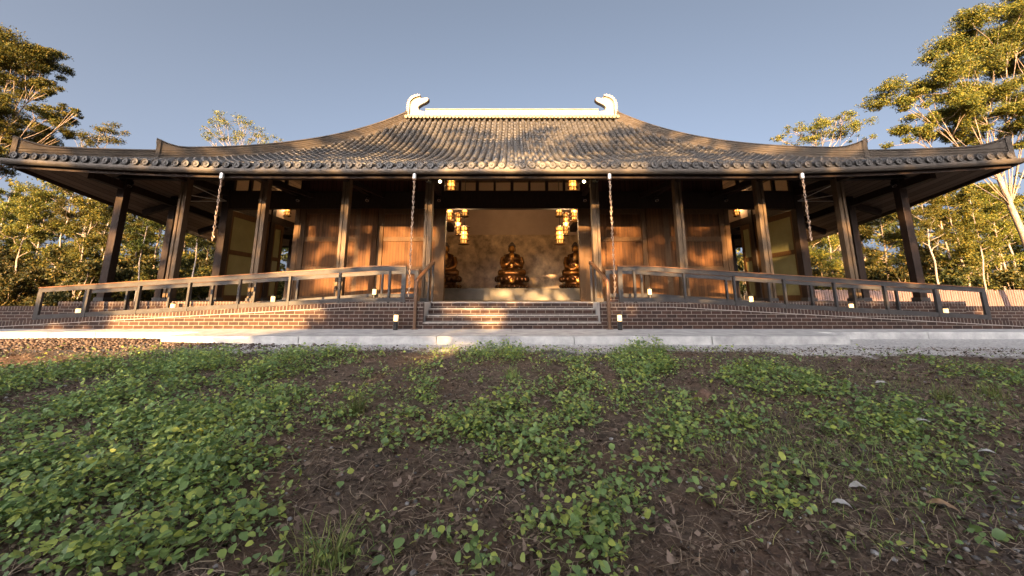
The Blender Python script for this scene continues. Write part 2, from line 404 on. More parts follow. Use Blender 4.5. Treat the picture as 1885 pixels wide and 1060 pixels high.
def ground_material():
    m = bpy.data.materials.new('soil'); m.use_nodes = True
    nt = m.node_tree; L = nt.links; p = nt.nodes['Principled BSDF']; p.inputs['Roughness'].default_value = 0.95; p.inputs['Specular IOR Level'].default_value = 0.2
    tc = nt.nodes.new('ShaderNodeTexCoord'); sp = nt.nodes.new('ShaderNodeSeparateXYZ'); L.new(tc.outputs['Object'], sp.inputs[0])
    def noise(s, d=8, r=0.65):
        n = nt.nodes.new('ShaderNodeTexNoise'); n.inputs['Scale'].default_value = s; n.inputs['Detail'].default_value = d; n.inputs['Roughness'].default_value = r
        L.new(tc.outputs['Object'], n.inputs[0]); return n
    def ramp(src, p0, c0, p1, c1):
        r = nt.nodes.new('ShaderNodeValToRGB'); r.color_ramp.elements[0].position = p0; r.color_ramp.elements[0].color = (*c0, 1)
        r.color_ramp.elements[1].position = p1; r.color_ramp.elements[1].color = (*c1, 1); L.new(src, r.inputs[0]); return r
    def mix(f, a, b):
        x = nt.nodes.new('ShaderNodeMix'); x.data_type = 'RGBA'; L.new(f, x.inputs[0]); L.new(a, x.inputs[6]); L.new(b, x.inputs[7]); return x.outputs[2]
    def math_(op, a, b=None, v=None, clamp=False):
        n = nt.nodes.new('ShaderNodeMath'); n.operation = op; n.use_clamp = clamp
        if hasattr(a, 'links'): L.new(a, n.inputs[0])
        else: n.inputs[0].default_value = a
        if b is not None:
            if hasattr(b, 'links'): L.new(b, n.inputs[1])
            else: n.inputs[1].default_value = b
        return n.outputs[0]
    soil = ramp(noise(14).outputs[0], 0.3, (0.028,0.020,0.015), 0.70, (0.18,0.135,0.10)).outputs[0]
    red = ramp(noise(5).outputs[0], 0.3, (0.06,0.036,0.025), 0.72, (0.19,0.125,0.088)).outputs[0]
    c = mix(ramp(noise(1.1).outputs[0], 0.45, (0,0,0), 0.6, (1,1,1)).outputs[0], soil, red)
    grav = ramp(noise(60, 4).outputs[0], 0.35, (0.05,0.05,0.052), 0.7, (0.16,0.16,0.165)).outputs[0]
    dust = ramp(noise(22).outputs[0], 0.3, (0.22,0.215,0.21), 0.62, (0.62,0.60,0.58)).outputs[0]
    # grey gravel towards the lower right and in front of the path, pale cement dust along the slab
    bx = math_('ADD', sp.outputs['X'], math_('MULTIPLY', noise(1.8).outputs[0], 3.0)); 
    g1 = math_('MULTIPLY', math_('SUBTRACT', bx, 3.7), 1.4, clamp=True)
    gy1 = math_('MULTIPLY', math_('SUBTRACT', 3.1, sp.outputs['Y']), 1.2, clamp=True)
    c = mix(math_('MULTIPLY', math_('MULTIPLY', g1, gy1), ramp(noise(2.5).outputs[0], 0.42, (0,0,0), 0.52, (1,1,1)).outputs[0]), c, grav)
    n1 = noise(1.3).outputs[0]; yy = math_('ADD', sp.outputs['Y'], math_('MULTIPLY', n1, 2.2))
    f2 = math_('MULTIPLY', math_('SUBTRACT', yy, 7.75), 3.5, clamp=True)
    c = mix(f2, c, grav)
    f3 = math_('MULTIPLY', math_('SUBTRACT', math_('ADD', math_('ADD', sp.outputs['Y'], math_('MULTIPLY', math_('MAXIMUM', sp.outputs['X'], 0.0), 0.07)), math_('MULTIPLY', noise(2.2).outputs[0], 1.5)), 7.72), 5.0, clamp=True)
    xr = math_('MULTIPLY', math_('ADD', sp.outputs['X'], 6.3), 0.8, clamp=True)
    xr2 = math_('MULTIPLY', math_('SUBTRACT', 13.5, sp.outputs['X']), 0.5, clamp=True)
    c = mix(math_('MULTIPLY', math_('MULTIPLY', f3, xr), xr2), c, dust)
    # brown leaf floor under the wood
    fl = ramp(noise(2).outputs[0], 0.35, (0.05,0.036,0.018), 0.7, (0.13,0.095,0.045)).outputs[0]
    c = mix(math_('MULTIPLY', math_('SUBTRACT', sp.outputs['Y'], 10.0), 1.0, clamp=True), c, fl)
    L.new(c, p.inputs['Base Color'])
    bp = nt.nodes.new('ShaderNodeBump'); bp.inputs['Strength'].default_value = 0.9; bp.inputs['Distance'].default_value = 0.03
    L.new(noise(35, 10, 0.7).outputs[0], bp.inputs['Height']); L.new(bp.outputs[0], p.inputs['Normal'])
    return m
setting(np_obj('ground', np.stack([gx.ravel(), gy.ravel(), gzz.ravel()], 1), fc, ground_material(), smooth=True))

def concrete_material():
    m = mat('concrete', (0.33,0.325,0.32), 0.85, var=0.22, scale=3, bump=0.15, bscale=50, color2=(0.43,0.42,0.40))
    return m
M['concrete'] = concrete_material()
YW, YF = 9.7, 8.9                   # brick face, main path edge
mb = MB()
for i in range(-10, 10): mb.box(i*3.05, i*3.05 + 3.038, YF, 12.0, -0.2, 0.0)
setting(mb.build('footpath', M['concrete'], bevel=0.012))
mb = MB()
for i in range(5): mb.box(-6.8 + i*2.67, -6.8 + i*2.67 + (2.66 if i < 4 else 2.67), 7.86, YF - 0.004, -0.17, 0.004)
setting(mb.build('pavement', M['concrete'], bevel=0.012))

# ------------------------------------------------------------------ temple hall
FZ = 0.63                           # porch floor
YE, EX, DP = 9.7, 13.3, 8.2         # eave line, half width, half depth
YC, YB = YE + DP, YE + 2 * DP
EZ, RH = 4.06, 5.31                 # eave height, rise
YCOL, YWALL, XOUT = 11.6, 13.4, 11.9
HALL = thing('temple_hall', 'wide dark timber temple hall with sweeping grey tiled roof and white ridge', 'temple')
def lift(u, s): return 0.30 * max(0, 1 - u / 7.3) ** 1.8 * max(0, 1 - s) ** 1.6
def prof(s): return EZ + RH * (0.6 * s + 0.4 * s ** 3)
def droop(u, s):     # the side eaves run lower towards their middle
    u = max(0, u - DP * s)
    return 0.085 * min(u, 8.2) * max(0, 1 - s) ** 2
def roof_pt(side, a, s):
    """side 0 front 1 back 2 left 3 right; a = position along the eave from the centre, s = 0 eave .. 1 ridge"""
    half = EX if side < 2 else DP
    z = prof(s) + lift(half - abs(a), s)
    if side > 1: z -= droop(half - abs(a), s)
    if side == 0: return Vector((a, YE + DP * s, z))
    if side == 1: return Vector((a, YB - DP * s, z))
    if side == 2: return Vector((-(EX - DP * s), YC + a, z))
    return Vector((EX - DP * s, YC + a, z))
def roof_tiles():
    mb = MB()
    pitch = 0.264
    for side in range(4):
        half = EX if side < 2 else DP
        n = int(half / pitch)
        outn = [Vector((0,-1,0)), Vector((0,1,0)), Vector((-1,0,0)), Vector((1,0,0))][side]
        al = Vector((1,0,0)) if side < 2 else Vector((0,1,0))
        fine = side == 0
        for i in range(-n, n + 1):
            a = i * pitch
            smax = min(1.0, (half - abs(a)) / DP)
            if smax < 0.02: continue
            L = smax * 9.9
            nt = max(1, int(L / (0.34 if fine else 0.8)))
            ss = []
            for k in range(nt):
                s0, s1 = smax * k / nt, smax * (k + 1) / nt
                ss += [(s0, 1.0), (s1 - 0.0008, 0.80)]
            m = 6 if fine else 4
            jit = [1 + 0.05 * random.uniform(-1, 1) for _ in ss]
            v = []; 
            for j, (s, k) in enumerate(ss):
                p = roof_pt(side, a, s)
                q = roof_pt(side, a, min(s + 0.01, 1.0)) - roof_pt(side, a, max(s - 0.01, 0))
                nrm = al.cross(q).normalized()
                if nrm.z < 0: nrm = -nrm
                r = 0.088 * k
                off = random.uniform(-.004, .004) if j % 2 == 0 else 0
                for t in range(m + 1):
                    an = math.pi * t / m
                    v.append(p + al * (r * math.cos(an) + off) + nrm * (r * 1.30 * math.sin(an) + 0.005))
            f = []
            for j in range(len(ss) - 1):
                for t in range(m):
                    f.append((j*(m+1)+t, j*(m+1)+t+1, (j+1)*(m+1)+t+1, (j+1)*(m+1)+t))
            mb.add(v, f)
            # pan tiles between this roll and the next, stepped
            if i < n:
                am = a + pitch / 2
                sm = min(1.0, (half - abs(am)) / DP)
                v = []; f = []; rows = 0
                npan = max(1, int(sm * 9.9 / (0.30 if fine else 0.9)))
                for k in range(npan):
                    for s, h in ((sm * k / npan, 0.03), (sm * (k + 1) / npan - 0.0005, 0.0)):
                        for w in (-1, -.45, .45, 1):
                            p = roof_pt(side, am + w * pitch / 2, max(0, min(s, 1)))
                            v.append(p + Vector((0, 0, h*1.3 - (0.045 if abs(w) < .5 else 0.01) - 0.01)))
                        rows += 1
                for j in range(rows - 1):
                    for t in range(3):
                        f.append((j*4+t, j*4+t+1, (j+1)*4+t+1, (j+1)*4+t))
                mb.add(v, f)
                # drip lip of the pan
                p0 = roof_pt(side, am, 0)
                lip = [p0 + al * (w * 0.075) + Vector((0,0,-0.02 - (0.085 if w == 0 else 0.055 if abs(w) < 1 else 0.0))) + outn * 0.02 for w in (-1, -.5, 0, .5, 1)]
                top = [p0 + al * (w * 0.085) + Vector((0,0,0.01)) + outn * 0.02 for w in (1, -1)]
                back = [q - outn * 0.03 for q in lip + top]
                nn = 7
                mb.add(lip + top + back, [tuple(range(nn)), tuple(range(nn, 2*nn))[::-1]] + [(q, (q+1)%nn, nn+(q+1)%nn, nn+q) for q in range(nn)])
            # round end cap with a rim and a boss
            c = roof_pt(side, a, 0) + Vector((0,0,0.05)) + outn * 0.075
            rings = [(0.093,-0.14),(0.093,0.0),(0.076,0.004),(0.070,-0.010),(0.034,-0.010),(0.02,0.006)]
            nn = 12 if fine else 8
            v = []; f = []
            for r, d in rings:
                for k in range(nn):
                    t = 2*math.pi*k/nn
                    v.append(c + al*(r*math.cos(t)) + Vector((0,0,r*math.sin(t))) + outn*d)
            for j in range(len(rings)-1):
                for k in range(nn): f.append((j*nn+k, j*nn+(k+1)%nn, (j+1)*nn+(k+1)%nn, (j+1)*nn+k))
            f.append(tuple((len(rings)-1)*nn+k for k in range(nn)))
            mb.add(v, f)
    return mb
random.seed(3)
ROOF = roof_tiles().build('roof', M['tile'], HALL, recalc=False)

# main ridge and its ornaments
mb = MB()
RZ = EZ + RH
RB = RZ + 0.125
mb.box(-4.24, 4.24, YC - 0.16, YC + 0.16, RB + 0.006, RB + 0.285)
mb.box(-4.24, 4.24, YC - 0.20, YC + 0.20, RB + 0.286, RB + 0.33)
mb.box(-5.1, 5.1, YC - 0.25, YC + 0.25, RB - 0.07, RB + 0.005)
mb.build('ridge', M['ridge'], ROOF, bevel=0.02)
mb = MB()
for i in range(-29, 30):
    x = i * 0.176
    for sy in (-1, 1):
        mb.tube([(x, YC + sy*0.20, RB - 0.115), (x, YC + sy*0.40, RB - 0.175)], 0.078, 10)
mb.box(-5.2, 5.2, YC - 0.24, YC + 0.24, RB - 0.2, RB - 0.071)
M['ridge_trim'] = mat('ridge_trim_tile', (0.135, 0.105, 0.0675), 0.7, var=0.3, scale=8)
mb.build('ridge_trim', M['ridge_trim'], ROOF)
def ornament(sg):
    out = [(.125,0),(.893,0),(.893,.20),(.71,.22),(.60,.26),(.547,.35),(.56,.42),(.617,.48),(.764,.57),(.91,.635),(1.0,.70),(1.037,.79),(.985,.875),(.93,.884),(.80,.856),(.617,.843),(.506,.838),(.396,.79),(.285,.718),(.193,.59),(.166,.497),(.156,.05)]
    comb = [(.037,0),(.0,.405),(.01,.59),(.046,.718),(.12,.83),(.21,.91),(.34,.976),(.47,.998),(.617,1.01),(.626,.94),(.506,.91),(.378,.875),(.249,.79),(.157,.68),(.129,.55),(.122,0)]
    X0 = -5.15
    W = lambda a, b: (sg*(X0 + a*1.0), RB + 0.006 + b*1.08)
    mb = MB(); mb.prism([W(a, b) for a, b in out], YC - 0.15, YC + 0.15)
    mb.build('ridge_ornament', M['ridge'], ROOF, bevel=0.05)
    mb = MB()     # slim band filling the groove between body and comb
    mb.prism([W(a, b) for a, b in [(.115,.01),(.17,.03),(.18,.5),(.21,.6),(.30,.73),(.40,.80),(.51,.85),(.62,.85),(.62,.95),(.5,.93),(.37,.89),(.24,.81),(.15,.69),(.12,.55)]], YC - 0.10, YC + 0.10)
    mb.build('ornament_groove', M['ridge_trim'], ROOF)
    mb = MB(); mb.prism([W(a, b) for a, b in comb], YC - 0.19, YC + 0.19)
    pts = comb[:9]
    for (a0, b0), (a1, b1) in zip(pts, pts[1:]):
        k = max(1, int(math.hypot(a1-a0, b1-b0) / 0.085))
        for q in range(k):
            x, z = W(a0 + (a1-a0)*q/k + .02, b0 + (b1-b0)*q/k - .012)
            mb.tube([(x, YC - 0.21, z), (x, YC + 0.21, z)], 0.036, 8)
    mb.build('ornament_comb', M['ridge'], ROOF)
    mb = MB(); x, z = W(1.02, .785); mb.ball((x, YC, z), 0.045, 0.14, 0.10)
    mb.build('ornament_tip', M['dark'], ROOF, smooth=True)
ornament(1); ornament(-1)

def hip(sx, sy):
    """hip ridge from the ridge end to the eave corner, two stages with turned-up ends"""
    def pt(s):
        x = sx * (EX - DP * s); y = YC + sy * (-1) * (DP - DP * s)
        return Vector((x, y, prof(s) + lift(DP * s, s)))
    mb = MB()
    d = Vector((sx, -sy, 0)).normalized(); nrm = Vector((-d.y, d.x, 0))
    for s0, s1, h, w, tip in ((0.018, 0.275, 0.34, 0.26, 0.22), (0.255, 1.0, 0.44, 0.30, 0.26)):
        N = 40; v = []; f = []
        m = 8
        prof2 = [(-w/2-.03,-.1),(-w/2-.03,.05),(-w/2,.06),(-w/2,h-.06),(-w/2-.025,h-.05),(0,h+.03),(w/2+.025,h-.05),(w/2,h-.06),(w/2,.06),(w/2+.03,.05),(w/2+.03,-.1)]
        m = len(prof2)
        for i in range(N + 1):
            s = s0 + (s1 - s0) * i / N
            p = pt(s)
            e = max(0, 1 - (s - s0) / 0.055)
            for a, b in prof2:
                zz = b + (tip * e ** 2 if b > .1 else 0)
                v.append(p + nrm * a + Vector((0, 0, zz)) + d * (0.12 * e ** 2 if b > h - .07 else 0))
        for i in range(N):
            for k in range(m):
                f.append((i*m+k, i*m+(k+1)%m, (i+1)*m+(k+1)%m, (i+1)*m+k))
        f.append(tuple(range(m))); f.append(tuple(N*m+k for k in range(m))[::-1])
        mb.add(v, f)
        for zz in (0.14, 0.22, 0.30):     # stacked tile courses show as thin lines
            if zz > h - .07: continue
            for sd_ in (-1, 1):
                pts = [pt(s0 + (s1-s0)*i/24) + nrm * (sd_*(w/2+.002)) + Vector((0,0,zz)) for i in range(25)]
                mb.tube(pts, 0.013, 4)
        # end tile
        p = pt(s0) + d * 0.05
        mb.beam(p + Vector((0,0,-.05)), p + Vector((0,0,h+tip*.8)), w+.06, 0.09, up=tuple(d))
    mb.build('hip_ridge', M['hip'], ROOF, recalc=True)
for sx in (-1, 1):
    for sy in (1, -1): hip(sx, sy)

# gutter round the eave
def eave_curve(side, out, dz, N=60):
    half = EX if side < 2 else DP
    pts = []
    for i in range(N + 1):
        a = -half - out + (2 * half + 2*out) * i / N
        aa = max(-half, min(half, a))
        p = roof_pt(side, aa, 0)
        o = [Vector((0,-out,0)), Vector((0,out,0)), Vector((-out,0,0)), Vector((out,0,0))][side]
        p = p + o + Vector((0,0,dz))
        if side < 2: p.x = a
        else: p.y = YC + a
        pts.append(p)
    return pts
def sweep(mb, pts, prof2, outv):
    m = len(prof2); v = []; f = []
    for p in pts:
        for a, b in prof2: v.append(p + outv * a + Vector((0,0,b)))
    for i in range(len(pts)-1):
        for k in range(m): f.append((i*m+k, i*m+(k+1)%m, (i+1)*m+(k+1)%m, (i+1)*m+k))
    f.append(tuple(range(m))); f.append(tuple((len(pts)-1)*m+k for k in range(m))[::-1])
    mb.add(v, f)
OUT = [Vector((0,-1,0)), Vector((0,1,0)), Vector((-1,0,0)), Vector((1,0,0))]
for side in range(4):
    mb = MB()
    gp = [(0.075,-0.07),(0.075,-0.055)] + [(0.078 - 0.078*(1-math.cos(t)), -0.095 - 0.085*math.sin(t)) for t in [math.pi*k/8 for k in range(9)]] + [(-0.085,-0.095),(-0.085,-0.07),(-0.07,-0.07)]
    sweep(mb, eave_curve(side, 0.0, 0), gp, OUT[side])
    mb.build('gutter', M['gutter'], ROOF, smooth=False)
    mb = MB()
    sweep(mb, eave_curve(side, -0.16, 0), [(0.03,-0.06),(0.03,-0.25),(-0.03,-0.25),(-0.03,-0.06)], OUT[side])
    mb.build('fascia', M['dark'], ROOF)
# boarded soffit under the whole roof
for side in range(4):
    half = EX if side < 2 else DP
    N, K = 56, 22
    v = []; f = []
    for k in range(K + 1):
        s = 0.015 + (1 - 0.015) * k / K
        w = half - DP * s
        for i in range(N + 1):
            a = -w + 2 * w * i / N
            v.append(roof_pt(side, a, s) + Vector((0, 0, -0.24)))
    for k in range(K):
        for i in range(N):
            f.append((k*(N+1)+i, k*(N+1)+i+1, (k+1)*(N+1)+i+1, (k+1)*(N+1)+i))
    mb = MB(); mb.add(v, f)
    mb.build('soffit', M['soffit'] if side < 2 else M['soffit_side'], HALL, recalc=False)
def soffit_z(x, y):
    s = max(0, min((y - YE) / DP, (YB - y) / DP, (EX - abs(x)) / DP))
    u = min(EX - abs(x), y - YE) ; u2 = max(EX - abs(x), y - YE)
    z = prof(s) + lift(u2, s) - 0.24
    if EX - abs(x) < min(y - YE, YB - y): z -= droop(min(y - YE, YB - y), s)
    return z

# columns
def paired_column(x, y, yaw=0):
    mb = MB(); z1 = soffit_z(x, y) - 0.05
    for s in (-1, 1): mb.box(x + s*0.073 - 0.04, x + s*0.073 + 0.04, y - 0.10, y + 0.10, FZ, z1)
    mb.box(x - 0.03, x + 0.03, y - 0.07, y + 0.07, FZ, z1)
    o = mb.build('column', M['post'], HALL, bevel=0.008)
    mb = MB(); mb.box(x - 0.13, x + 0.13, y - 0.13, y + 0.13, FZ - .002, FZ + 0.10); mb.build('column_foot', M['steel'], o)
for x in (2.52, 5.05, 7.55, 10.0):
    for s in (-1, 1): paired_column(s * x, YCOL)
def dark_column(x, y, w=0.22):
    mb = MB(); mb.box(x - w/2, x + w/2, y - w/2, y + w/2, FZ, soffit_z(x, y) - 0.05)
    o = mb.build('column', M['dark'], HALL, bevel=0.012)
    mb = MB(); mb.box(x - w/2 - .03, x + w/2 + .03, y - w/2 - .03, y + w/2 + .03, FZ - .002, FZ + 0.12); mb.build('column_foot', M['steel'], o)
for s in (-1, 1):
    for y in (YCOL, 13.45, 15.95, 18.5, 21.0, 23.6): dark_column(s * XOUT, y)
    for y in (YWALL, 15.9, 18.4, 20.9): dark_column(s * 10.0, y, 0.26)
    for x in (7.5, 10.0): dark_column(s * x, 22.4, 0.26)
# plate beams along the porch, hip beams, cross beams and ties
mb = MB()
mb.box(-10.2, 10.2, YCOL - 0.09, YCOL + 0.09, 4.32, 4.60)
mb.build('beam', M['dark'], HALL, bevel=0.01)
for s in (-1, 1):
    mb = MB()
    pts = [(s*10.1, 4.42), (s*11.0, 4.44), (s*11.9, 4.47), (s*12.7, 4.50)]
    for a, b in zip(pts, pts[1:]): mb.beam((a[0], YCOL, a[1]), (b[0], YCOL, b[1]), 0.16, 0.26)
    mb.beam((s*XOUT, YCOL - 1.0, 4.16), (s*XOUT, 17.9, 3.74), 0.16, 0.22); mb.beam((s*XOUT, 17.9, 3.74), (s*XOUT, 23.8, 4.1), 0.16, 0.22)
    mb.build('beam', M['dark'], HALL)
    mb = MB(); mb.beam((s*12.95, YE + 0.35, 4.36), (s*9.9, YWALL + .1, 4.95), 0.18, 0.28)
    mb.build('hip_beam', M['dark'], HALL)
    mb = MB()      # pale flange line under the corner beam
    mb.beam((s*12.6, YCOL - 0.12, 4.365), (s*10.1, YCOL - 0.12, 4.275), 0.03, 0.025)
    mb.build('flange', M['steel'], HALL)
    for x in (2.52, 5.05, 7.55, 10.0):
        mb = MB(); mb.beam((s*x, 10.25, 4.32), (s*x, YWALL - 0.05, 4.36), 0.14, 0.22)
        mb.build('cross_beam', M['dark'], HALL)
    for y in (YWALL, 15.9, 18.4):
        mb = MB(); mb.beam((s*12.9, y, soffit_z(12.9, y) - .14), (s*10.1, y, soffit_z(11.2, y) - .10), 0.14, 0.2); mb.build('cross_beam', M['dark'], HALL)
    for x in (5.05, 7.55):      # raking struts under the clerestory
        mb = MB(); mb.beam((s*(x+0.02), YCOL + 0.1, 4.30), (s*(x-0.55), YWALL - 0.12, 4.25), 0.12, 0.15)
        mb.build('strut', M['dark'], HALL)
    for z in (4.20, 3.86, 3.66):
        mb = MB(); mb.tube([(s*10.0, YCOL + 0.1, z), (s*9.98, YWALL - 0.1, 4.06)], 0.012, 6)
        mb.build('tie_rod', M['white_rod'], HALL)

# ---- front wall of the hall: timber bays, lintel, clerestory
Y0 = YWALL
mb = MB()
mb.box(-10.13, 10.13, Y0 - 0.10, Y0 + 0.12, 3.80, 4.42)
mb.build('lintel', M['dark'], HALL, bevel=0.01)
mb = MB()
mb.box(-10.13, 10.13, Y0 - 0.08, Y0 + 0.10, 4.96, 5.15)
mb.build('head_beam', M['dark'], HALL)
# clerestory windows (centre: eight panes, outer bays: four panes)
def clerestory(x0, x1, n, skip=0.07):
    z0, z1 = 4.424, 4.956
    mb = MB()
    mb.box(x0, x1, Y0 - 0.05, Y0 + 0.06, z0, z0 + 0.035); mb.box(x0, x1, Y0 - 0.05, Y0 + 0.06, z1 - 0.035, z1)
    w = (x1 - x0) / n
    for i in range(n + 1):
        x = x0 + w * i; h = 0.04 if i % 2 else 0.055
        mb.box(max(x0, x - h), min(x1, x + h), Y0 - 0.06, Y0 + 0.07, z0 + .036, z1 - .036)
    o = mb.build('clerestory_window', M['dark'], HALL)
    mb = MB()
    mb.box(x0 + 0.03, x1 - 0.03, Y0, Y0 + 0.008, z0 + 0.03, z1 - 0.03)
    mb.build('pane', M['glass'], o)
clerestory(-2.46, 2.46, 8)
for s in (-1, 1): clerestory(*sorted((s*7.4, s*9.9)), 4)
def upper_panel(x0, x1):
    mb = MB(); mb.box(x0, x1, Y0 - 0.02, Y0 + 0.05, 4.42, 4.96)
    for x in np.linspace(x0, x1, 4): mb.box(x - 0.06, x + 0.06, Y0 - 0.055, Y0 + 0.02, 4.43, 4.95)
    mb.build('upper_panel', M['upper'], HALL)
for s in (-1, 1): upper_panel(*sorted((s*2.48, s*7.38)))
# lower timber bays: two framed board panels with a boarded pier between
def bay(x0, x1):
    fr = MB(); x0, x1 = sorted((x0, x1))
    for x, w in ((x0, 0.2), (x1 - 0.17, 0.17)): fr.box(x, x + w, Y0 - 0.05, Y0 + 0.06, FZ, 3.80)
    for z, h in ((FZ, 0.16), (1.66, 0.13), (2.66, 0.15), (3.62, 0.18)):
        fr.box(x0 + 0.2, x1 - 0.17, Y0 - 0.035, Y0 + 0.05, z, z + h)
    o = fr.build('wall_frame', M['frame'], HALL, bevel=0.008)
    mb = MB(); mb.box(x0 + 0.02, x1 - 0.02, Y0 + 0.0, Y0 + 0.03, FZ + .02, 3.79)
    mb.build('board_panel', M['panel'], o)
for s in (-1, 1):
    bay(s*7.38, s*5.25); bay(s*4.66, s*2.48)
    mb = MB(); a, b = sorted((s*5.248, s*4.662)); mb.box(a, b, Y0 - 0.09, Y0 + 0.06, FZ, 3.80)
    mb.build('boarded_pier', M['panel'], HALL)
# door jambs and folded door leaves either side of the centre opening
for s in (-1, 1):
    mb = MB(); a, b = sorted((s*2.30, s*2.48)); mb.box(a, b, Y0 - 0.07, Y0 + 0.12, FZ, 3.80)
    mb.build('door_jamb', M['frame'], HALL, bevel=0.008)
    mb = MB(); a, b = sorted((s*7.38, s*7.55)); mb.box(a, b, Y0 - 0.07, Y0 + 0.12, FZ, 3.80)
    mb.build('door_jamb', M['frame'], HALL, bevel=0.008)
# end walls: tall glazed timber leaves, then an opening to the garden
def end_leaf(sx, y0, y1):
    X = sx * 9.98
    mb = MB(); xa, xb = X - 0.04, X + 0.04
    for y, w in ((y0, 0.16), (y1 - 0.16, 0.16)): mb.box(xa, xb, y, y + w, FZ, 3.80)
    for z, h in ((FZ, 0.2), (2.25, 0.16), (3.6, 0.2)): mb.box(xa + .004, xb - .004, y0 + 0.16, y1 - 0.16, z, z + h)
    o = mb.build('door_leaf', M['frame'], HALL)
    mb = MB(); mb.box(X - 0.012, X + 0.012, y0 + 0.15, y1 - 0.15, FZ + 0.1, 3.7)
    mb.build('pane', M['frost'], o)
for s in (-1, 1):
    end_leaf(s, 13.55, 15.2); end_leaf(s, 15.2, 15.78); end_leaf(s, 16.05, 16.8); end_leaf(s, 19.0, 20.8); end_leaf(s, 21.0, 22.3)
    mb = MB(); a, b = sorted((s*9.9, s*10.08)); mb.box(a, b, Y0 + 0.12, 22.4, 3.81, 4.1); mb.build('end_beam', M['dark'], HALL)
    mb = MB(); a, b = sorted((s*9.93, s*10.05)); mb.box(a, b, Y0 + 0.12, 22.4, 4.1, 5.2); mb.build('end_wall', M['plaster'], HALL)
# inside: stone back wall with cream plaster above, floor
mb = MB(); mb.box(-6.5, 6.5, 20.3, 20.5, FZ, 4.0)
for i in range(-7, 8):      # slab joints
    for zz in (1.6, 2.8):
        pass
mb.build('stone_wall', M['stone'], HALL)
mb = MB(); mb.box(-9.9, 9.9, 20.28, 20.5, 4.0, 6.9); mb.box(-7.5, 7.5, 20.24, 20.3, 4.42, 4.5)
mb.build('plaster_wall', M['plaster'], HALL)
mb = MB(); mb.box(-4.0, 4.0, 14.3, 14.6, 5.6, 5.9); mb.build('inner_beam', M['dark'], HALL)
for s in (-1, 1):
    for zz in (4.0,):
        mb = MB(); mb.box(s*3.2 - .15, s*3.2 + .15, 13.6, 20.3, 4.15, 4.45); mb.build('inner_beam', M['dark'], HALL)
# plinth and porch floor
mb = MB(); mb.box(-12.6, 12.6, 11.12, 25.0, -0.1, FZ - 0.004); 
mb.box(-2.15, 2.15, 10.62, 11.118, -0.1, FZ - 0.004)
PL = mb.build('plinth', M['brick'], HALL)
mb = MB(); mb.box(-12.58, 12.58, 11.24, 24.98, FZ - 0.003, FZ); mb.build('porch_floor', M['floor'], HALL)
for s in (-1, 1):
    mb = MB(); a, b = sorted((s*2.64, s*12.62)); mb.box(a, b, 11.10, 11.23, FZ - 0.11, FZ + 0.012)
    mb.build('soldier_course', M['soldier'], PL)

# ------------------------------------------------------------------ steps, ramps, railings
st = thing('brick_steps', 'four broad brick steps with pale tread edges up to the doorway', 'steps', (0,0,0))
for i in range(4):
    z0, z1 = i * 0.1575, (i + 1) * 0.1575
    y = YW + 0.3 * i
    mb = MB(); mb.box(-2.148 , 2.148, y, y + (0.32 if i < 3 else 0.315), z0 if i == 0 else z0 + .002, z1 - 0.028)
    o = mb.build('step', M['brick'], st)
    mb = MB(); mb.box(-2.148, 2.148, y - 0.008, y + 0.305, z1 - 0.027, z1); mb.build('tread', M['tread'], o, bevel=0.006)
def kerb(x):     # top of the ramp's brick side wall, x = distance from the axis
    return FZ if x < 3.9 else max(0.17, FZ - 0.0541 * (x - 3.9))
def deck(x): return FZ - 0.005 if x < 3.9 else max(0.02, FZ - 0.005 - 0.074 * (x - 3.9))
def railz(x): return 1.50 if x < 3.4 else 1.50 - (x - 3.4) * 0.0645
def ramp(s, label):
    t = thing('access_ramp', label, 'ramp')
    def wall(y0, y1, nm):
        xs_ = [2.152, 3.9, 12.4, 22.0]
        mb = MB()
        poly = [(s*2.152, -0.1)] + [(s*x, kerb(x) - 0.115) for x in xs_] + [(s*22.0, -0.1)]
        mb.prism(poly, y0, y1); o = mb.build(nm, M['brick'], t)
        mb = MB()
        poly = [(s*x, kerb(x) - 0.113) for x in xs_] + [(s*x, kerb(x)) for x in xs_[::-1]]
        mb.prism(poly, y0 - 0.004, y1 + 0.004); mb.build('soldier_course', M['soldier'], o)
        mb = MB()        # pale mortar bed under the soldier course
        poly = [(s*x, kerb(x) - 0.122) for x in xs_] + [(s*x, kerb(x) - 0.108) for x in xs_[::-1]]
        mb.prism(poly, y0 - 0.007, y0 - 0.0035); mb.build('mortar_bed', M['tread'], o)
    wall(YW, YW + 0.11, 'side_wall')
    mb = MB()
    poly = [(s*2.152, -0.1), (s*2.152, deck(2.2)), (s*3.9, deck(3.9)), (s*12.0, deck(12.0)), (s*12.0, -0.1)]
    mb.prism(poly, YW + 0.115, 10.98); mb.build('ramp_deck', M['concrete'], t)
    mb = MB()
    xs_ = [2.66, 3.9, 12.1]
    poly = [(s*x, deck(x) + .002) for x in xs_] + [(s*x, deck(x) + 0.12) for x in xs_[::-1]]
    mb.prism(poly, 10.985, 11.095); mb.build('kerb', M['brick'], t)
ramp(-1, 'long brick sided ramp sloping down to the left of the steps')
ramp(1, 'long brick sided ramp sloping down to the right of the steps')
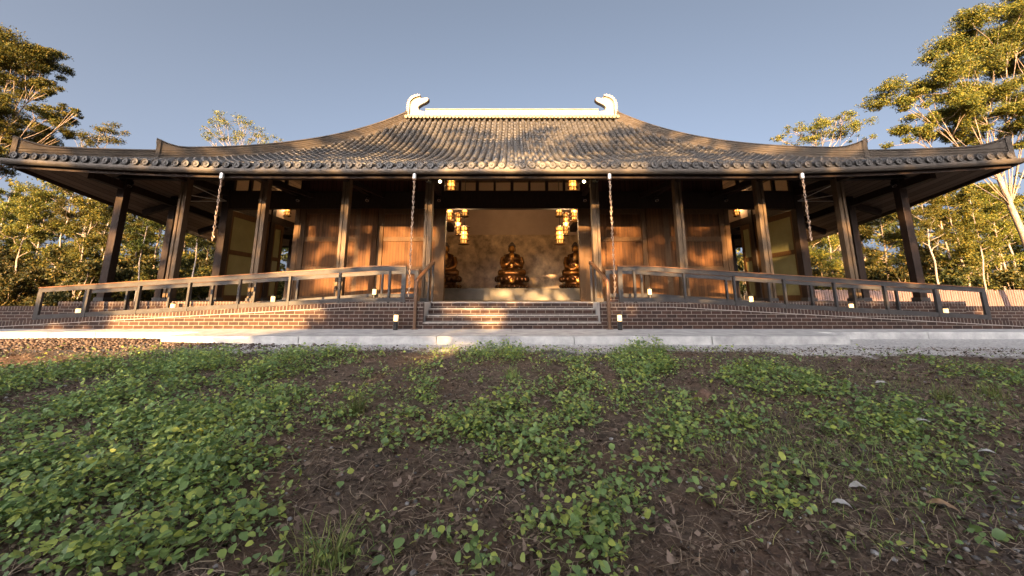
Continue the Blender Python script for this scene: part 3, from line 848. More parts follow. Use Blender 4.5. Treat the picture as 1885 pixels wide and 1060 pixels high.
def railing(s, y, base, label, seg):
    t = thing('ramp_railing', label, 'railing', (0,0,0), 0, 'railings along the two ramps')
    x0, x1 = 2.62, 11.6 if y < 10 else 11.85
    xs_ = [x0, 3.4, x1]
    mb = MB()
    for a, b in zip(xs_, xs_[1:]):
        mb.beam((s*a, y, railz(a) - 0.055), (s*b, y, railz(b) - 0.055), 0.05, 0.10)
    mb.build('top_rail', M['steel'], t)
    mb = MB()
    for a, b in zip(xs_, xs_[1:]):
        mb.beam((s*a, y, railz(a) + 0.008), (s*b, y, railz(b) + 0.008), 0.085, 0.022)
    mb.build('handrail', M['handrail'], t)
    mb = MB()
    kx = [x0, 3.9, x1]
    for a, b in zip(kx, kx[1:]):
        mb.beam((s*a, y, base(a) + 0.06), (s*b, y, base(b) + 0.06), 0.05, 0.10)
    mb.build('bottom_rail', M['steel'], t)
    for x in (x0 + 0.05, x1 - 0.05):
        mb = MB(); mb.box(s*x - 0.055, s*x + 0.055, y - 0.027, y + 0.027, base(x) + (-0.05 if y < 10 else -0.02), railz(x) - 0.10)
        mb.build('end_post', M['steel'], t)
    n = 7
    for i in range(n):
        x = x0 + seg + (x1 - x0 - seg) * i / n
        mb = MB(); mb.box(s*x - 0.025, s*x + 0.025, y - 0.035, y + 0.035, base(x) - 0.02, railz(x) - 0.10)
        mb.build('post', M['steel'], t)
for s, nm in ((-1, 'left'), (1, 'right')):
    railing(s, YW + 0.05, kerb, f'front grey railing of the {nm} ramp, standing on the outer brick wall', 0.40)
    railing(s, 11.04, lambda x: deck(x) + 0.12, f'rear grey railing of the {nm} ramp, nearest the porch posts', 1.0)
# stair handrails
for s, nm in ((-1, 'left'), (1, 'right')):
    t = thing('stair_handrail', f'brown stair handrail on slanting bar at the {nm} end of the brick steps', 'handrail', (s*2.33, YW, 0), 0, 'stair handrails')
    mb = MB(); mb.tube([(0,-0.06,0.005),(0,-0.06,1.14)], 0.042, 8); mb.tube([(0,-0.06,0.0),(0,-0.06,0.02)], 0.09, 10)
    mb.build('lower_post', M['rust'], t)
    mb = MB(); mb.tube([(s*-0.13,1.25,FZ),(s*-0.13,1.25,1.66)], 0.035, 8); mb.tube([(s*-0.02,1.25,FZ+.002),(s*-0.02,1.25,1.66)], 0.025, 8); mb.build('upper_post', M['steel'], t)
    mb = MB(); mb.tube([(0,-0.06,1.02),(s*-0.012,-0.02,1.16),(s*-0.03,0.12,1.24),(s*-0.12,1.22,1.70),(s*-0.13,1.32,1.72),(s*-0.10,1.42,1.66)], 0.045, 8)
    mb.build('rail', M['handrail'], t)
# outer garden walls beyond the porch
for s, nm in ((-1, 'left'), (1, 'right')):
    t = thing('garden_wall', f'low brown brick wall running out past the {nm} corner of the porch', 'wall')
    mb = MB(); a, b = sorted((s*12.64, s*30)); mb.box(a, b, 11.6, 11.83, -0.1, 0.39); mb.build('brickwork', M['brick'], t)
    mb = MB(); mb.box(a, b, 11.595, 11.835, 0.392, 0.5); mb.build('soldier_course', M['soldier'], t)

# ------------------------------------------------------------------ rain chains, lamps
def rain_chain(x, label, zend=0.75):
    y = YE + 0.0; z1 = EZ - 0.19 + lift(EX - abs(x), 0)
    t = thing('rain_chain', label, 'rain chain', (x, y - 0.0, z1), 0, 'rain chains hanging from the gutter')
    mb = MB(); mb.lathe([(0.05,-0.13),(0.055,-0.10),(0.05,0.0),(0.045,0.02)], n=12); mb.build('spout', M['chrome'], t)
    cup = None
    zz = -0.2; i = 0
    step = 0.135
    while z1 + zz > zend:
        if cup is None:
            mb = MB(); mb.lathe([(0.007,-0.07),(0.013,-0.055),(0.018,-0.03),(0.032,0.012),(0.037,0.02),(0.030,0.014),(0.013,-0.025)], n=8)
            mb.tube([(0.0,0.03,0.02),(0,0.014,0.07)], 0.006, 5); mb.tube([(0.0,-0.03,0.02),(0,-0.014,0.07)], 0.006, 5)
            cup = mb.build('cup', M['copper'], t)
            c = cup
        else:
            c = cup.copy(); COL.objects.link(c); c.parent = t
        c.location = (0.006 * math.sin(i * 1.7), 0, zz)
        c.rotation_euler = (0, 0, i * 1.3)
        zz -= step; i += 1
    return t
rain_chain(-2.52, 'copper cup rain chain hanging just left of the steps')
rain_chain(2.52, 'copper cup rain chain hanging just right of the steps')
rain_chain(-7.5, 'copper cup rain chain hanging before the open left bay', 2.2)
rain_chain(7.5, 'copper cup rain chain hanging before the open right bay', 2.2)
def bollard_light(x, y, z, label, g='bollard lamps'):
    t = thing('bollard_light', label, 'lamp', (x, y, z), 0, g)
    mb = MB(); mb.lathe([(0.055,0),(0.055,0.19),(0.05,0.20)], n=16); mb.build('base', M['black'], t)
    mb = MB(); mb.lathe([(0.045,0.202),(0.05,0.205),(0.05,0.34),(0.045,0.345)], n=16); mb.build('lamp_shade', M['bollard'], t)
    mb = MB(); mb.lathe([(0.055,0.346),(0.055,0.38),(0.045,0.385)], n=16); mb.build('cap', M['black'], t)
bollard_light(-2.72, 9.42, 0.0, 'lit bollard lamp on the path at the left foot of the steps')
bollard_light(2.52, 9.42, 0.0, 'lit bollard lamp on the path at the right foot of the steps')
for s, nm in ((-1, 'left'), (1, 'right')):
    for x, w in ((3.78, f'lit bollard lamp near the top of the {nm} ramp'), (6.54, f'lit bollard lamp halfway up the {nm} ramp, before the open bay'),
                 (9.25, f'lit bollard lamp on the lower half of the {nm} ramp, before the corner posts'), (11.75, f'lit bollard lamp at the bottom end of the {nm} ramp')):
        bollard_light(s * x, 10.9 if x < 11.7 else 10.85, deck(x) + (0.0 if x < 11.7 else 0.06), w)
def spotlight(p, aim, lit, label):
    t = thing('spotlight', label, 'spotlight', p, 0, 'spotlights under the eaves')
    p0 = Vector((0,0,0)); d = Vector(aim).normalized()
    mb = MB(); mb.tube([p0 - d*0.09, p0 + d*0.04, p0 + d*0.05], [0.05,0.058,0.058], 14); mb.tube([(0,0.0,0),(0,0.08,0.12)], 0.015, 6); mb.build('housing', M['black'], t)
    mb = MB(); mb.tube([p0 + d*0.051, p0 + d*0.058], 0.058, 14); mb.build('rim', M['chrome'], t)
    mb = MB(); mb.tube([p0 + d*0.0585, p0 + d*0.064], 0.045, 14); mb.build('lens', M['spot'] if lit else M['hair'], t)
for s, nm in ((-1, 'left'), (1, 'right')):
    spotlight((s*2.18, YCOL - 0.15, 4.22), (0.0,-0.9,-0.4), True, f'glowing spotlight under the eave at the {nm} of the doorway')
    spotlight((s*2.52, YCOL - 0.25, 4.20), (s*0.5,-0.8,0.1), False, f'small unlit spotlight beside the glowing one at the {nm} of the doorway')
    for x, w in ((2.52, 'doorway'), (5.0, 'boarded pier'), (7.4, 'open bay')):
        spotlight((s*x, Y0 - 0.26, 4.08), (0,-0.55,-0.8), False, f'round dark spotlight on the lintel beside the {nm} {w}')
    spotlight((s*11.72, YCOL - 0.02, 4.15), (0,-0.5,-0.85), False, f'small spotlight at the head of the {nm} corner post')

# ------------------------------------------------------------------ inside the hall: altar, statues, lanterns
mb = MB(); mb.box(-4.6, 4.6, 17.55, 19.6, FZ, 1.10); mb.box(-4.66, 4.66, 17.5, 19.65, 1.10, 1.16)
t = mb.build('altar', M['altar'], None, bevel=0.01); tag(t, 'long low stone altar below the three statues', 'altar')
def statue(x, y, z, praying, label, sc=1.0):
    t = thing('temple_statue', label, 'statue', (x, y, z), 0, 'seated statues on the altar')
    # lotus base: flared drum with petals
    mb = MB()
    mb.lathe([(0.66,0.0),(0.74,0.03),(0.78,0.10),(0.72,0.17),(0.62,0.22),(0.60,0.28),(0.68,0.33),(0.79,0.42),(0.83,0.52),(0.80,0.60),(0.72,0.62)], n=32, sy=0.8)
    for row, zz, r, n in ((0,0.10,0.76,18),(1,0.44,0.78,18)):
        for k in range(n):
            a = 2*math.pi*(k + 0.5*row)/n
            mb.ball((r*math.cos(a), r*0.8*math.sin(a), zz), 0.12, 0.12, 0.10 if row == 0 else 0.14, 8, 6)
    mb.build('lotus_base', M['darkbronze'], t, smooth=True)
    mb = MB(); mb.ball((0,-0.66,0.38), 0.16, 0.06, 0.15); mb.build('base_boss', M['gold'], t, smooth=True)
    # one continuous body: torso, arms, crossed legs, neck, head, fused by a voxel remesh
    b = MB(); Z = 0.62
    b.ball((0,0.05,Z+0.18), 0.46, 0.36, 0.22, 20, 12)                       # hips
    b.ball((0,0.08,Z+0.50), 0.34, 0.24, 0.38, 20, 12)                       # belly
    b.ball((0,0.08,Z+0.80), 0.40, 0.24, 0.26, 20, 12)                       # chest
    b.tube([(-0.40,0.09,Z+0.88),(0,0.10,Z+0.96),(0.40,0.09,Z+0.88)], [0.13,0.17,0.13], 14)
    for s in (-1, 1):                                                       # folded legs
        b.tube([(s*0.25,0.05,Z+0.14),(s*0.62,-0.12,Z+0.12),(s*0.60,-0.26,Z+0.11),(s*0.30,-0.42,Z+0.11),(-s*0.15,-0.46,Z+0.12)], [0.19,0.18,0.16,0.13,0.09], 12)
        if praying:
            b.tube([(s*0.43,0.08,Z+0.86),(s*0.50,-0.02,Z+0.60),(s*0.46,-0.14,Z+0.44),(s*0.28,-0.28,Z+0.50),(s*0.07,-0.36,Z+0.62)], [0.15,0.15,0.14,0.11,0.055], 12)
        else:
            b.tube([(s*0.43,0.08,Z+0.86),(s*0.51,0.0,Z+0.60),(s*0.48,-0.12,Z+0.40),(s*0.30,-0.30,Z+0.30),(s*0.10,-0.38,Z+0.28)], [0.15,0.15,0.13,0.10,0.06], 12)
    b.tube([(0,0.08,Z+0.98),(0,0.06,Z+1.16)], [0.13,0.11], 14)
    b.ball((0,0.03,Z+1.30), 0.165, 0.19, 0.22, 20, 14)
    b.ball((0,-0.02,Z+1.20), 0.13, 0.15, 0.12, 16, 10)
    for s in (-1, 1): b.ball((s*0.17,0.05,Z+1.24), 0.028, 0.05, 0.12, 8, 8)  # long ears
    b.ball((0,-0.165,Z+1.265), 0.028, 0.05, 0.055, 8, 8)                    # nose
    body = b.build('body', M['bronze'], t, smooth=True)
    rm = body.modifiers.new('fuse', 'REMESH'); rm.mode = 'VOXEL'; rm.voxel_size = 0.022; rm.use_smooth_shade = True
    sm = body.modifiers.new('smooth', 'SMOOTH'); sm.iterations = 4
    # gilded skin of face, chest and hands (sits just proud of the body)
    g = MB()
    g.ball((0,-0.005,Z+1.275), 0.150, 0.178, 0.195, 18, 12)
    for s in (-1, 1): g.tube([(s*0.03,-0.182,Z+1.315),(s*0.065,-0.183,Z+1.305),(s*0.10,-0.165,Z+1.315)], 0.012, 6)
    g.tube([(-0.04,-0.178,Z+1.205),(0,-0.190,Z+1.20),(0.04,-0.178,Z+1.205)], 0.014, 6)
    g.ball((0,-0.178,Z+1.26), 0.024, 0.04, 0.05, 8, 8)
    g.build('face', M['gold'], t, smooth=True)
    g = MB()
    g.ball((0,-0.02,Z+0.86), 0.15 if praying else 0.22, 0.155, 0.24, 16, 12)
    g.build('chest', M['gold'], t, smooth=True)
    g = MB()
    if praying:
        for s in (-1, 1):
            g.tube([(s*0.055,-0.36,Z+0.60),(s*0.030,-0.385,Z+0.70),(s*0.026,-0.39,Z+0.80)], [0.04,0.042,0.034], 10)
            for q, L in ((-0.036,0.17),(-0.012,0.20),(0.012,0.19),(0.034,0.15)):
                g.tube([(s*0.022,-0.385+q,Z+0.78),(s*0.017,-0.385+q*.9,Z+0.78+L*.6),(s*0.012,-0.38+q*.8,Z+0.78+L)], [0.0135,0.013,0.008], 7)
            g.tube([(s*0.04,-0.41,Z+0.68),(s*0.03,-0.45,Z+0.75),(s*0.02,-0.455,Z+0.81)], [0.018,0.015,0.010], 7)
    else:
        for s in (-1, 1):
            zz = Z + (0.29 if s < 0 else 0.325)
            g.tube([(s*0.16,-0.40,zz),(s*0.06,-0.43,zz)], [0.05,0.055], 10)
            for q, L in ((0.04,0.13),(0.013,0.17),(-0.013,0.165),(-0.038,0.13)):
                g.tube([(s*0.07,-0.43+q,zz),(s*(0.07-L*.6),-0.43+q,zz+.01),(s*(0.07-L),-0.43+q,zz+.02)], [0.0145,0.014,0.009], 7)
            g.tube([(s*0.09,-0.46,zz+.03),(s*0.04,-0.47,zz+.07),(s*0.01,-0.47,zz+.09)], [0.018,0.016,0.011], 7)
    g.build('hands', M['gold'], t, smooth=True)
    # hair with a topknot
    g = MB()
    g.ball((0,0.055,Z+1.37), 0.178, 0.185, 0.175, 18, 12); g.ball((0,0.05,Z+1.53), 0.105, 0.105, 0.10, 14, 10)
    for k in range(46):
        a = k*2.4; h = 0.02 + 0.15*(k/46); r = 0.178*math.sqrt(max(0.05, 1-(h/0.175)**2))
        yy = 0.055 + r*math.sin(a)
        if yy < -0.07 and h < 0.06: continue
        g.ball((r*math.cos(a), yy, Z+1.37+h), 0.026, 0.026, 0.026, 6, 5)
    g.build('hair', M['hair'], t, smooth=True)
    # robe: folds falling over the shoulders and the lap
    g = MB()
    for s in (-1, 1):
        for k, q in enumerate((0.0, 0.06, 0.12)):
            g.tube([(s*(0.16+q),-0.10+q*.2,Z+1.02-q*.3),(s*(0.22+q),-0.17,Z+0.80),(s*(0.17+q*.8),-0.24,Z+0.56),(s*(0.05+q*.5),-0.28,Z+0.42)], [0.03,0.034,0.03,0.02], 8)
        for k in range(4):
            g.tube([(s*(0.55-.09*k),-0.30-.03*k,Z+0.22),(s*(0.38-.09*k),-0.46,Z+0.14),(s*(0.24-.07*k),-0.54,Z+0.03)], [0.025,0.03,0.02], 8)
    g.build('robe', M['darkbronze'], t, smooth=True)
    t.scale = (0.93, 0.95, 0.98)
    return t
statue(0, 18.5, 1.16, True, 'bronze seated statue with pressed palms, in the middle of the altar')
statue(-3.16, 18.5, 1.16, False, 'bronze seated statue with hands in its lap, half hidden by the left jamb')
statue(3.02, 18.5, 1.16, False, 'bronze seated statue with hands in its lap, half hidden by the right jamb')
def lantern(x, y, z0, h, r, label):
    t = thing('hanging_lantern', label, 'lantern', (x, y, z0), 0, 'hanging lanterns in the hall')
    mb = MB(); mb.lathe([(r*0.62,0.03),(r*0.62,h-0.03)], n=14); mb.build('lamp_shade', M['lantern'], t)
    mb = MB()
    n = max(3, int(h / 0.15))
    for i in range(n + 1):
        zz = h * i / n
        mb.lathe([(r*0.64,zz-0.02),(r*1.12,zz-0.05),(r*1.12,zz-0.03),(r*0.64,zz+0.025)], n=14)
    for k in range(8):
        a = 2*math.pi*k/8 + .2
        mb.tube([(r*0.70*math.cos(a), r*0.70*math.sin(a), 0),(r*0.70*math.cos(a), r*0.70*math.sin(a), h)], 0.017, 5)
    mb.build('lantern_cage', M['brass'], t)
    ld = bpy.data.lights.new('lamp_light', 'POINT'); ld.energy = 12.5; ld.color = (1.0, 0.62, 0.30); ld.shadow_soft_size = r
    lo = bpy.data.objects.new('lamp_light', ld); COL.objects.link(lo); lo.parent = t; lo.location = (0, -r*1.2, h*.5)
    mb = MB(); mb.tube([(0,0,h),(0,0,7.4 - z0 if y > 16 else 6.4 - z0)], 0.014, 5); mb.build('hanging_rod', M['black'], t)
for s, nm in ((-1,'left'), (1,'right')):
    def L(px, py, Y, h, r, w):
        p = at(942 + s * (942 - px), py, Y); lantern(p.x, p.y, p.z, h, r, f'{w} in the {nm} cluster of the hall')
    L(853.5, 448, 16.0, 0.70, 0.21, 'lowest glowing lantern, wide and banded,')
    L(842.5, 431, 15.2, 0.85, 0.125, 'slim tall glowing lantern')
    L(827.0, 405, 15.4, 0.75, 0.16, 'outer glowing lantern just below the lintel')
    L(855.0, 397, 17.0, 0.60, 0.17, 'glowing lantern above the lowest one')
    L(830.0, 351, 15.6, 0.52, 0.22, 'high glowing lantern seen through the clerestory')
    p = at(942 + s * (942 - 438), 440, 17.4); lantern(p.x, p.y, p.z, 0.75, 0.18, f'lantern glowing inside the open bay at the {nm} end of the hall')
    p = at(942 + s * (942 - 527), 396, 16.8); lantern(p.x, p.y, p.z, 0.6, 0.17, f'lantern high inside the {nm} open bay, next to its inner jamb')

# ------------------------------------------------------------------ trees
def leaf_cloud(centres, radii, counts, size, rs, droop=0.5, aspect=0.36):
    """many small pointed leaves scattered through flattened clumps"""
    V = []
    for c, r, n in zip(centres, radii, counts):
        d = rs.normal(size=(n, 3)); d /= np.linalg.norm(d, axis=1)[:, None] + 1e-9
        rad = rs.random(n) ** 0.45
        # ragged clump: radius modulated by direction
        k1, k2 = rs.normal(size=3) * 2.2, rs.normal(size=3) * 4.0
        mod = 0.80 + 0.22 * np.sin(d @ k1 + rs.random() * 6) + 0.18 * np.sin(d @ k2 + rs.random() * 6)
        p = np.asarray(c) + d * (rad * mod)[:, None] * np.asarray(r)
        ax = rs.normal(size=(n, 3)); ax[:, 2] -= droop; ax /= np.linalg.norm(ax, axis=1)[:, None]
        sd_ = np.cross(ax, rs.normal(size=(n, 3))); sd_ /= np.linalg.norm(sd_, axis=1)[:, None] + 1e-9
        L = size * (0.6 + 0.8 * rs.random(n))[:, None]
        q = np.stack([p - ax*L*.5, p + sd_*L*aspect*.5 - ax*L*.05, p + ax*L*.5, p - sd_*L*aspect*.5 - ax*L*.05], 1)
        V.append(q.reshape(-1, 3))
    V = np.concatenate(V); n = len(V) // 4
    return V, np.arange(n * 4).reshape(n, 4)
def wobble(a, b, n, amt, rnd):
    a, b = Vector(a), Vector(b); out = []
    for i in range(n + 1):
        t = i / n; w = amt * math.sin(math.pi * t)
        out.append(a.lerp(b, t) + Vector((rnd.uniform(-1,1), rnd.uniform(-1,1), rnd.uniform(-.4,.4))) * (w if 0 < i < n else 0))
    return out
def gum_tree(name, label, seed, H, r0, n_limb, crown0, spread, leaf, per, bark, group=None, lean=0.0, clump=1.0, leafmat='leaf_gum', cat='tree'):
    rnd = random.Random(seed); rs = np.random.default_rng(seed)
    t = thing(name, label, cat, (0,0,0), 0, group)
    mb = MB(); top = Vector((lean*H + rnd.uniform(-.3,.3), rnd.uniform(-.3,.3), H*0.93))
    tr = wobble((0,0,-0.3), top, 7, 0.10 + 0.004*H, rnd)
    mb.tube(tr, [r0*(1-0.8*i/7)+.01 for i in range(8)], 9)
    cs, rr, nn = [], [], []
    for k in range(n_limb):
        f = crown0 + (1 - crown0) * (k + rnd.random()*.7) / n_limb
        i = min(6, int(f*7)); base = tr[i].lerp(tr[i+1], f*7 - i)
        a = k*2.4 + rnd.uniform(-.5,.5); ln = spread * (1.15 - 0.7*f) * rnd.uniform(.7,1.15)
        tip = base + Vector((math.cos(a)*ln, math.sin(a)*ln, ln*rnd.uniform(.35,.95)))
        lb = wobble(base, tip, 4, 0.12*ln, rnd); rb = r0*(1-0.8*f)*.55 + .012
        mb.tube(lb, [rb*(1-.2*j)+.006 for j in range(5)], 6)
        for q in range(4):
            b0 = lb[2 + q % 3]; e = b0 + Vector((rnd.uniform(-1,1), rnd.uniform(-1,1), rnd.uniform(.0,.9))) * (ln*.36)
            mb.tube(wobble(b0, e, 3, .05*ln, rnd), [rb*.4, rb*.3, rb*.2, .008], 5)
            r = clump * rnd.uniform(.55, 1.1)
            cs.append(e); rr.append((r, r, r*rnd.uniform(.45,.75))); nn.append(int(per*r*r*rnd.uniform(.6,1.2)))
    mb.build('trunk', bark, t, smooth=True)
    V, Fc = leaf_cloud([tuple(c) for c in cs], rr, nn, leaf, rs)
    np_obj('crown', V, Fc, M[leafmat], t)
    return t
def bush(name, label, seed, H, W, leaf, n_clump, per, group=None, leafmat='leaf_bush'):
    rnd = random.Random(seed); rs = np.random.default_rng(seed)
    t = thing(name, label, 'shrub', (0,0,0), 0, group)
    mb = MB(); cs, rr, nn = [], [], []
    for k in range(n_clump):
        h = H * (0.06 + 0.92 * (k + rnd.random()) / n_clump); a = rnd.uniform(0, 6.28)
        w = W * (1.0 - 0.65 * (h / H) ** 2) * math.sqrt(rnd.random())
        c = Vector((w*math.cos(a), w*math.sin(a), h)); r = W*rnd.uniform(.22,.42)
        cs.append(tuple(c)); rr.append((r, r, r*rnd.uniform(.5,.8))); nn.append(int(per*rnd.uniform(.6,1.3)))
        if k % 2 == 0: mb.tube(wobble((rnd.uniform(-.2,.2), rnd.uniform(-.2,.2), -.1), c, 4, .15*W*.5, rnd), [.06,.045,.035,.025,.012], 5)
    mb.build('stems', M['bark'], t, smooth=True)
    V, Fc = leaf_cloud(cs, rr, nn, leaf, rs, droop=.1, aspect=.5)
    np_obj('foliage', V, Fc, M[leafmat], t)
    return t
G = 'trees of the wood round the hall'
gA = gum_tree('gum_tree', 'x', 11, 16, 0.13, 12, 0.45, 2.6, 0.22, 480, M['bark'], G)
gB = gum_tree('gum_tree', 'x', 12, 19, 0.17, 12, 0.50, 3.0, 0.22, 480, M['palebark'], G, lean=.03)
gC = gum_tree('gum_tree', 'x', 13, 13, 0.10, 11, 0.28, 2.4, 0.20, 480, M['bark'], G, lean=-.03)
gD = gum_tree('gum_tree', 'x', 14, 14, 0.085, 8, 0.50, 1.6, 0.20, 400, M['palebark'], G, lean=.05)
bA = bush('bush', 'x', 21, 3.2, 2.2, 0.20, 32, 300, 'undergrowth bushes')
bB = bush('bush', 'x', 22, 5.0, 2.4, 0.21, 40, 320, 'undergrowth bushes')
used = set()
def put(proto, x, y, rz, sc, label):
    z = float(gz(x, y))
    if proto.name not in used:
        used.add(proto.name); proto.location = (x, y, z); proto.rotation_euler = (0,0,rz); proto.scale = (sc,)*3; proto['label'] = label; return proto
    return dup(proto, (x, y, z), rz, label, sc)
# left wood, photo column -> place
def X(px, Y): return (px - 942) * Y * 0.985 / 720
LW = [(gA, 20, 27, 'slim brown gum at the far left edge of the left wood'), (gB, 90, 31, 'tall pale gum behind the left end of the left railing'),
      (gC, 130, 25, 'bushy gum left of the outer left porch post'), (gD, 178, 29, 'thin pale gum standing just left of the outer left porch post'),
      (gB, 168, 38, 'distant pale gum above the left bollard lamp'), (gC, 232, 28, 'bushy gum just right of the outer left porch post'),
      (gD, 250, 24, 'bare branching sapling between the left porch posts'), (gA, 275, 33, 'brown gum between the left porch posts'),
      (gD, 352, 26, 'thin pale gum right of the inner left porch posts'), (gA, 372, 36, 'brown gum close to the left rain chain'), (gC, 400, 30, 'bushy gum glimpsed beside the left hall corner'),
      (gC, 55, 35, 'broad gum under the left eave tip'), (gC, 320, 40, 'far bushy gum behind the paired left posts'), (gB, -30, 40, 'far pale gum past the left edge')]
HT = {gA: 16.5, gB: 19.5, gC: 13.8, gD: 14.5}
for i, (pr, px, Y, lb) in enumerate(LW): put(pr, X(px, Y), Y, i*1.9, (0.90 + 0.12*((i*37) % 10)/10) * 0.36 * Y / HT[pr], lb)
RW = [(gB, 1730, 25, 'stout white trunked gum right of the outer right porch post'), (gA, 1860, 30, 'brown gum at the far right edge of the right wood'),
      (gC, 1790, 29, 'bushy gum above the right end of the pink fence'), (gD, 1690, 31, 'thin pale gum behind the outer right porch post'),
      (gC, 1640, 33, 'bushy gum left of the outer right porch post'), (gD, 1815, 26, 'slender pale sapling near the right bollard lamp'), (gA, 1600, 36, 'brown gum between the right porch posts'),
      (gC, 1540, 31, 'bushy gum right of the right rain chain'), (gB, 1575, 44, 'far pale gum over the right ramp'), (gA, 1760, 40, 'far brown gum behind the white trunk'), (gC, 1500, 40, 'far bushy gum beside the right hall corner'), (gB, 1880, 42, 'far pale gum at the right edge'), (gC, 1850, 36, 'broad gum under the right eave tip')]
for i, (pr, px, Y, lb) in enumerate(RW): put(pr, X(px, Y), Y, 0.7 + i*2.3, (0.90 + 0.12*((i*53) % 10)/10) * 0.36 * Y / HT[pr], lb)
LB = [(bA, 30, 24), (bB, 85, 28), (bA, 140, 23.5), (bB, 10, 33), (bA, 205, 26), (bB, 250, 31), (bA, 300, 29), (bB, 340, 33), (bA, 385, 32), (bB, 150, 34), (bA, 420, 36), (bB, 470, 40), (bA, 520, 42)]
LBN = ['at the left edge', 'behind the left railing end', 'left of the outer left post', 'far back at the left edge', 'beside the outer left post', 'between the left posts', 'behind the paired left posts', 'right of the paired left posts', 'by the left rain chain', 'far back left of the outer left post', 'behind the left hall corner', 'seen through the left open bay', 'seen deep through the left open bay']
for i, ((pr, px, Y), nm) in enumerate(zip(LB, LBN)): put(pr, X(px, Y), Y, i*1.3, 0.8 + .06*(i % 5), f'dense green bush {nm}')
RB = [(bA, 1870, 27), (bB, 1810, 31), (bA, 1765, 28), (bB, 1700, 34), (bA, 1660, 30), (bB, 1610, 33), (bA, 1560, 31), (bB, 1520, 36), (bA, 1480, 38), (bB, 1840, 38), (bA, 1420, 41), (bB, 1370, 42)]
RBN = ['at the right edge', 'above the right fence end', 'right of the white trunk', 'far behind the outer right post', 'left of the outer right post', 'between the right posts', 'behind the paired right posts', 'by the right rain chain', 'behind the right hall corner', 'far back at the right edge', 'seen through the right open bay', 'seen deep through the right open bay']
for i, ((pr, px, Y), nm) in enumerate(zip(RB, RBN)): put(pr, X(px, Y), Y, i*1.7, 0.8 + .06*((i*3) % 5), f'dense green bush {nm}')
# far wood, one mass
rs = np.random.default_rng(5)
cs, rr, nn = [], [], []
for i in range(1500):
    x = rs.uniform(-100, 100); y = 47 + rs.uniform(0, 16) + abs(x)*.02
    top = 12.5 + 3*math.sin(x*.31)*math.cos(x*.13) + 1.5*math.sin(x*.9) + .05*abs(x)
    h = 0.3 + top * rs.random() ** 1.1
    r = rs.uniform(1.1, 2.2); cs.append((x, y, h)); rr.append((r, r, r*.7)); nn.append(int(42*r*r))
for i in range(900):
    sg = 1 if i % 2 else -1
    x = sg * (62 + rs.uniform(0, 16)); y = rs.uniform(-12, 52); h = 0.3 + (11 + 3*math.sin(y*.4)) * rs.random() ** 1.1
    r = rs.uniform(1.2, 2.3); cs.append((x, y, h)); rr.append((r, r, r*.7)); nn.append(int(40*r*r))
V, Fc = leaf_cloud(cs, rr, nn, 0.42, rs, droop=.1, aspect=.6)
setting(np_obj('distant_forest', V, Fc, M['leaf_bush']), 'stuff')
# two big gums framing the roof and three smaller crowns beyond it: crowns laid out clump by clump
def crown_tree(name, label, seed, base, fork, clumps, leaf, per, r0, bark, group=None, mt='leaf_gum'):
    rnd = random.Random(seed); rs = np.random.default_rng(seed)
    t = thing(name, label, 'tree', base, 0, group)
    B = Vector(base)
    mb = MB(); tr = wobble(Vector((0,0,-.3)), Vector(fork) - B, 6, .12, rnd)
    mb.tube(tr, [r0*(1-.45*i/6) for i in range(7)], 10)
    cs, rr, nn = [], [], []
    for (c, r) in clumps:
        c = Vector(c) - B
        k = rnd.choice((4, 5, 6)); b0 = tr[k]
        mid = b0.lerp(c, .5) + Vector((0,0,-.06*(c-b0).length)) + Vector((rnd.uniform(-1,1), rnd.uniform(-1,1), rnd.uniform(-.5,.5)))*(.05*(c-b0).length)
        mb.tube([b0, b0.lerp(mid,.5), mid, mid.lerp(c,.6), c], [r0*.17, r0*.14, r0*.10, r0*.065, .012], 6)
        for q in range(6):
            e = c + Vector((rnd.uniform(-1,1), rnd.uniform(-1,1), rnd.uniform(-.35,.5))) * r * 1.05
            mb.tube(wobble(mid.lerp(c, rnd.uniform(.4,1)), e, 3, .08*r, rnd), [r0*.09, r0*.07, r0*.05, .01], 4)
            s_ = r * rnd.uniform(.38, .70)
            cs.append(tuple(e)); rr.append((s_, s_, s_*.55)); nn.append(int(per*s_*s_*rnd.uniform(.7,1.3)))
    mb.build('trunk', bark, t, smooth=True)
    V, Fc = leaf_cloud(cs, rr, nn, leaf, rs, droop=.4)
    np_obj('crown', V, Fc, M[mt], t)
    return t
rnd = random.Random(99)
def cl(lst, Y, dY, dx=0):
    return [(at(px + dx, py, Y + rnd.uniform(-dY, dY)), r) for px, py, r in lst]
crown_tree('gum_tree', 'great spreading gum whose crown fills the upper right corner', 31, (tuple(at(1945, 548, 22))[0], 22.0, 0), at(1815, 285, 22),
    cl([(1665,175,1.5),(1650,190,1.0),(1700,135,1.5),(1740,110,1.5),(1770,70,1.6),(1815,45,1.6),(1860,20,1.6),(1890,0,1.6),(1760,150,1.3),(1820,110,1.5),(1870,95,1.6),(1800,175,1.4),(1850,165,1.5),(1700,205,1.3),(1745,195,1.4),(1790,215,1.4),(1840,225,1.5),(1660,235,1.1),(1650,255,.8),(1720,240,1.2),(1885,205,1.5),(1910,60,1.6),(1920,140,1.6),(1870,260,1.2),(1780,250,1.1),(1880,50,1.5),(1830,75,1.4)], 21.5, 1.8, 24),
    0.12, 2100, 0.20, M['bark'])
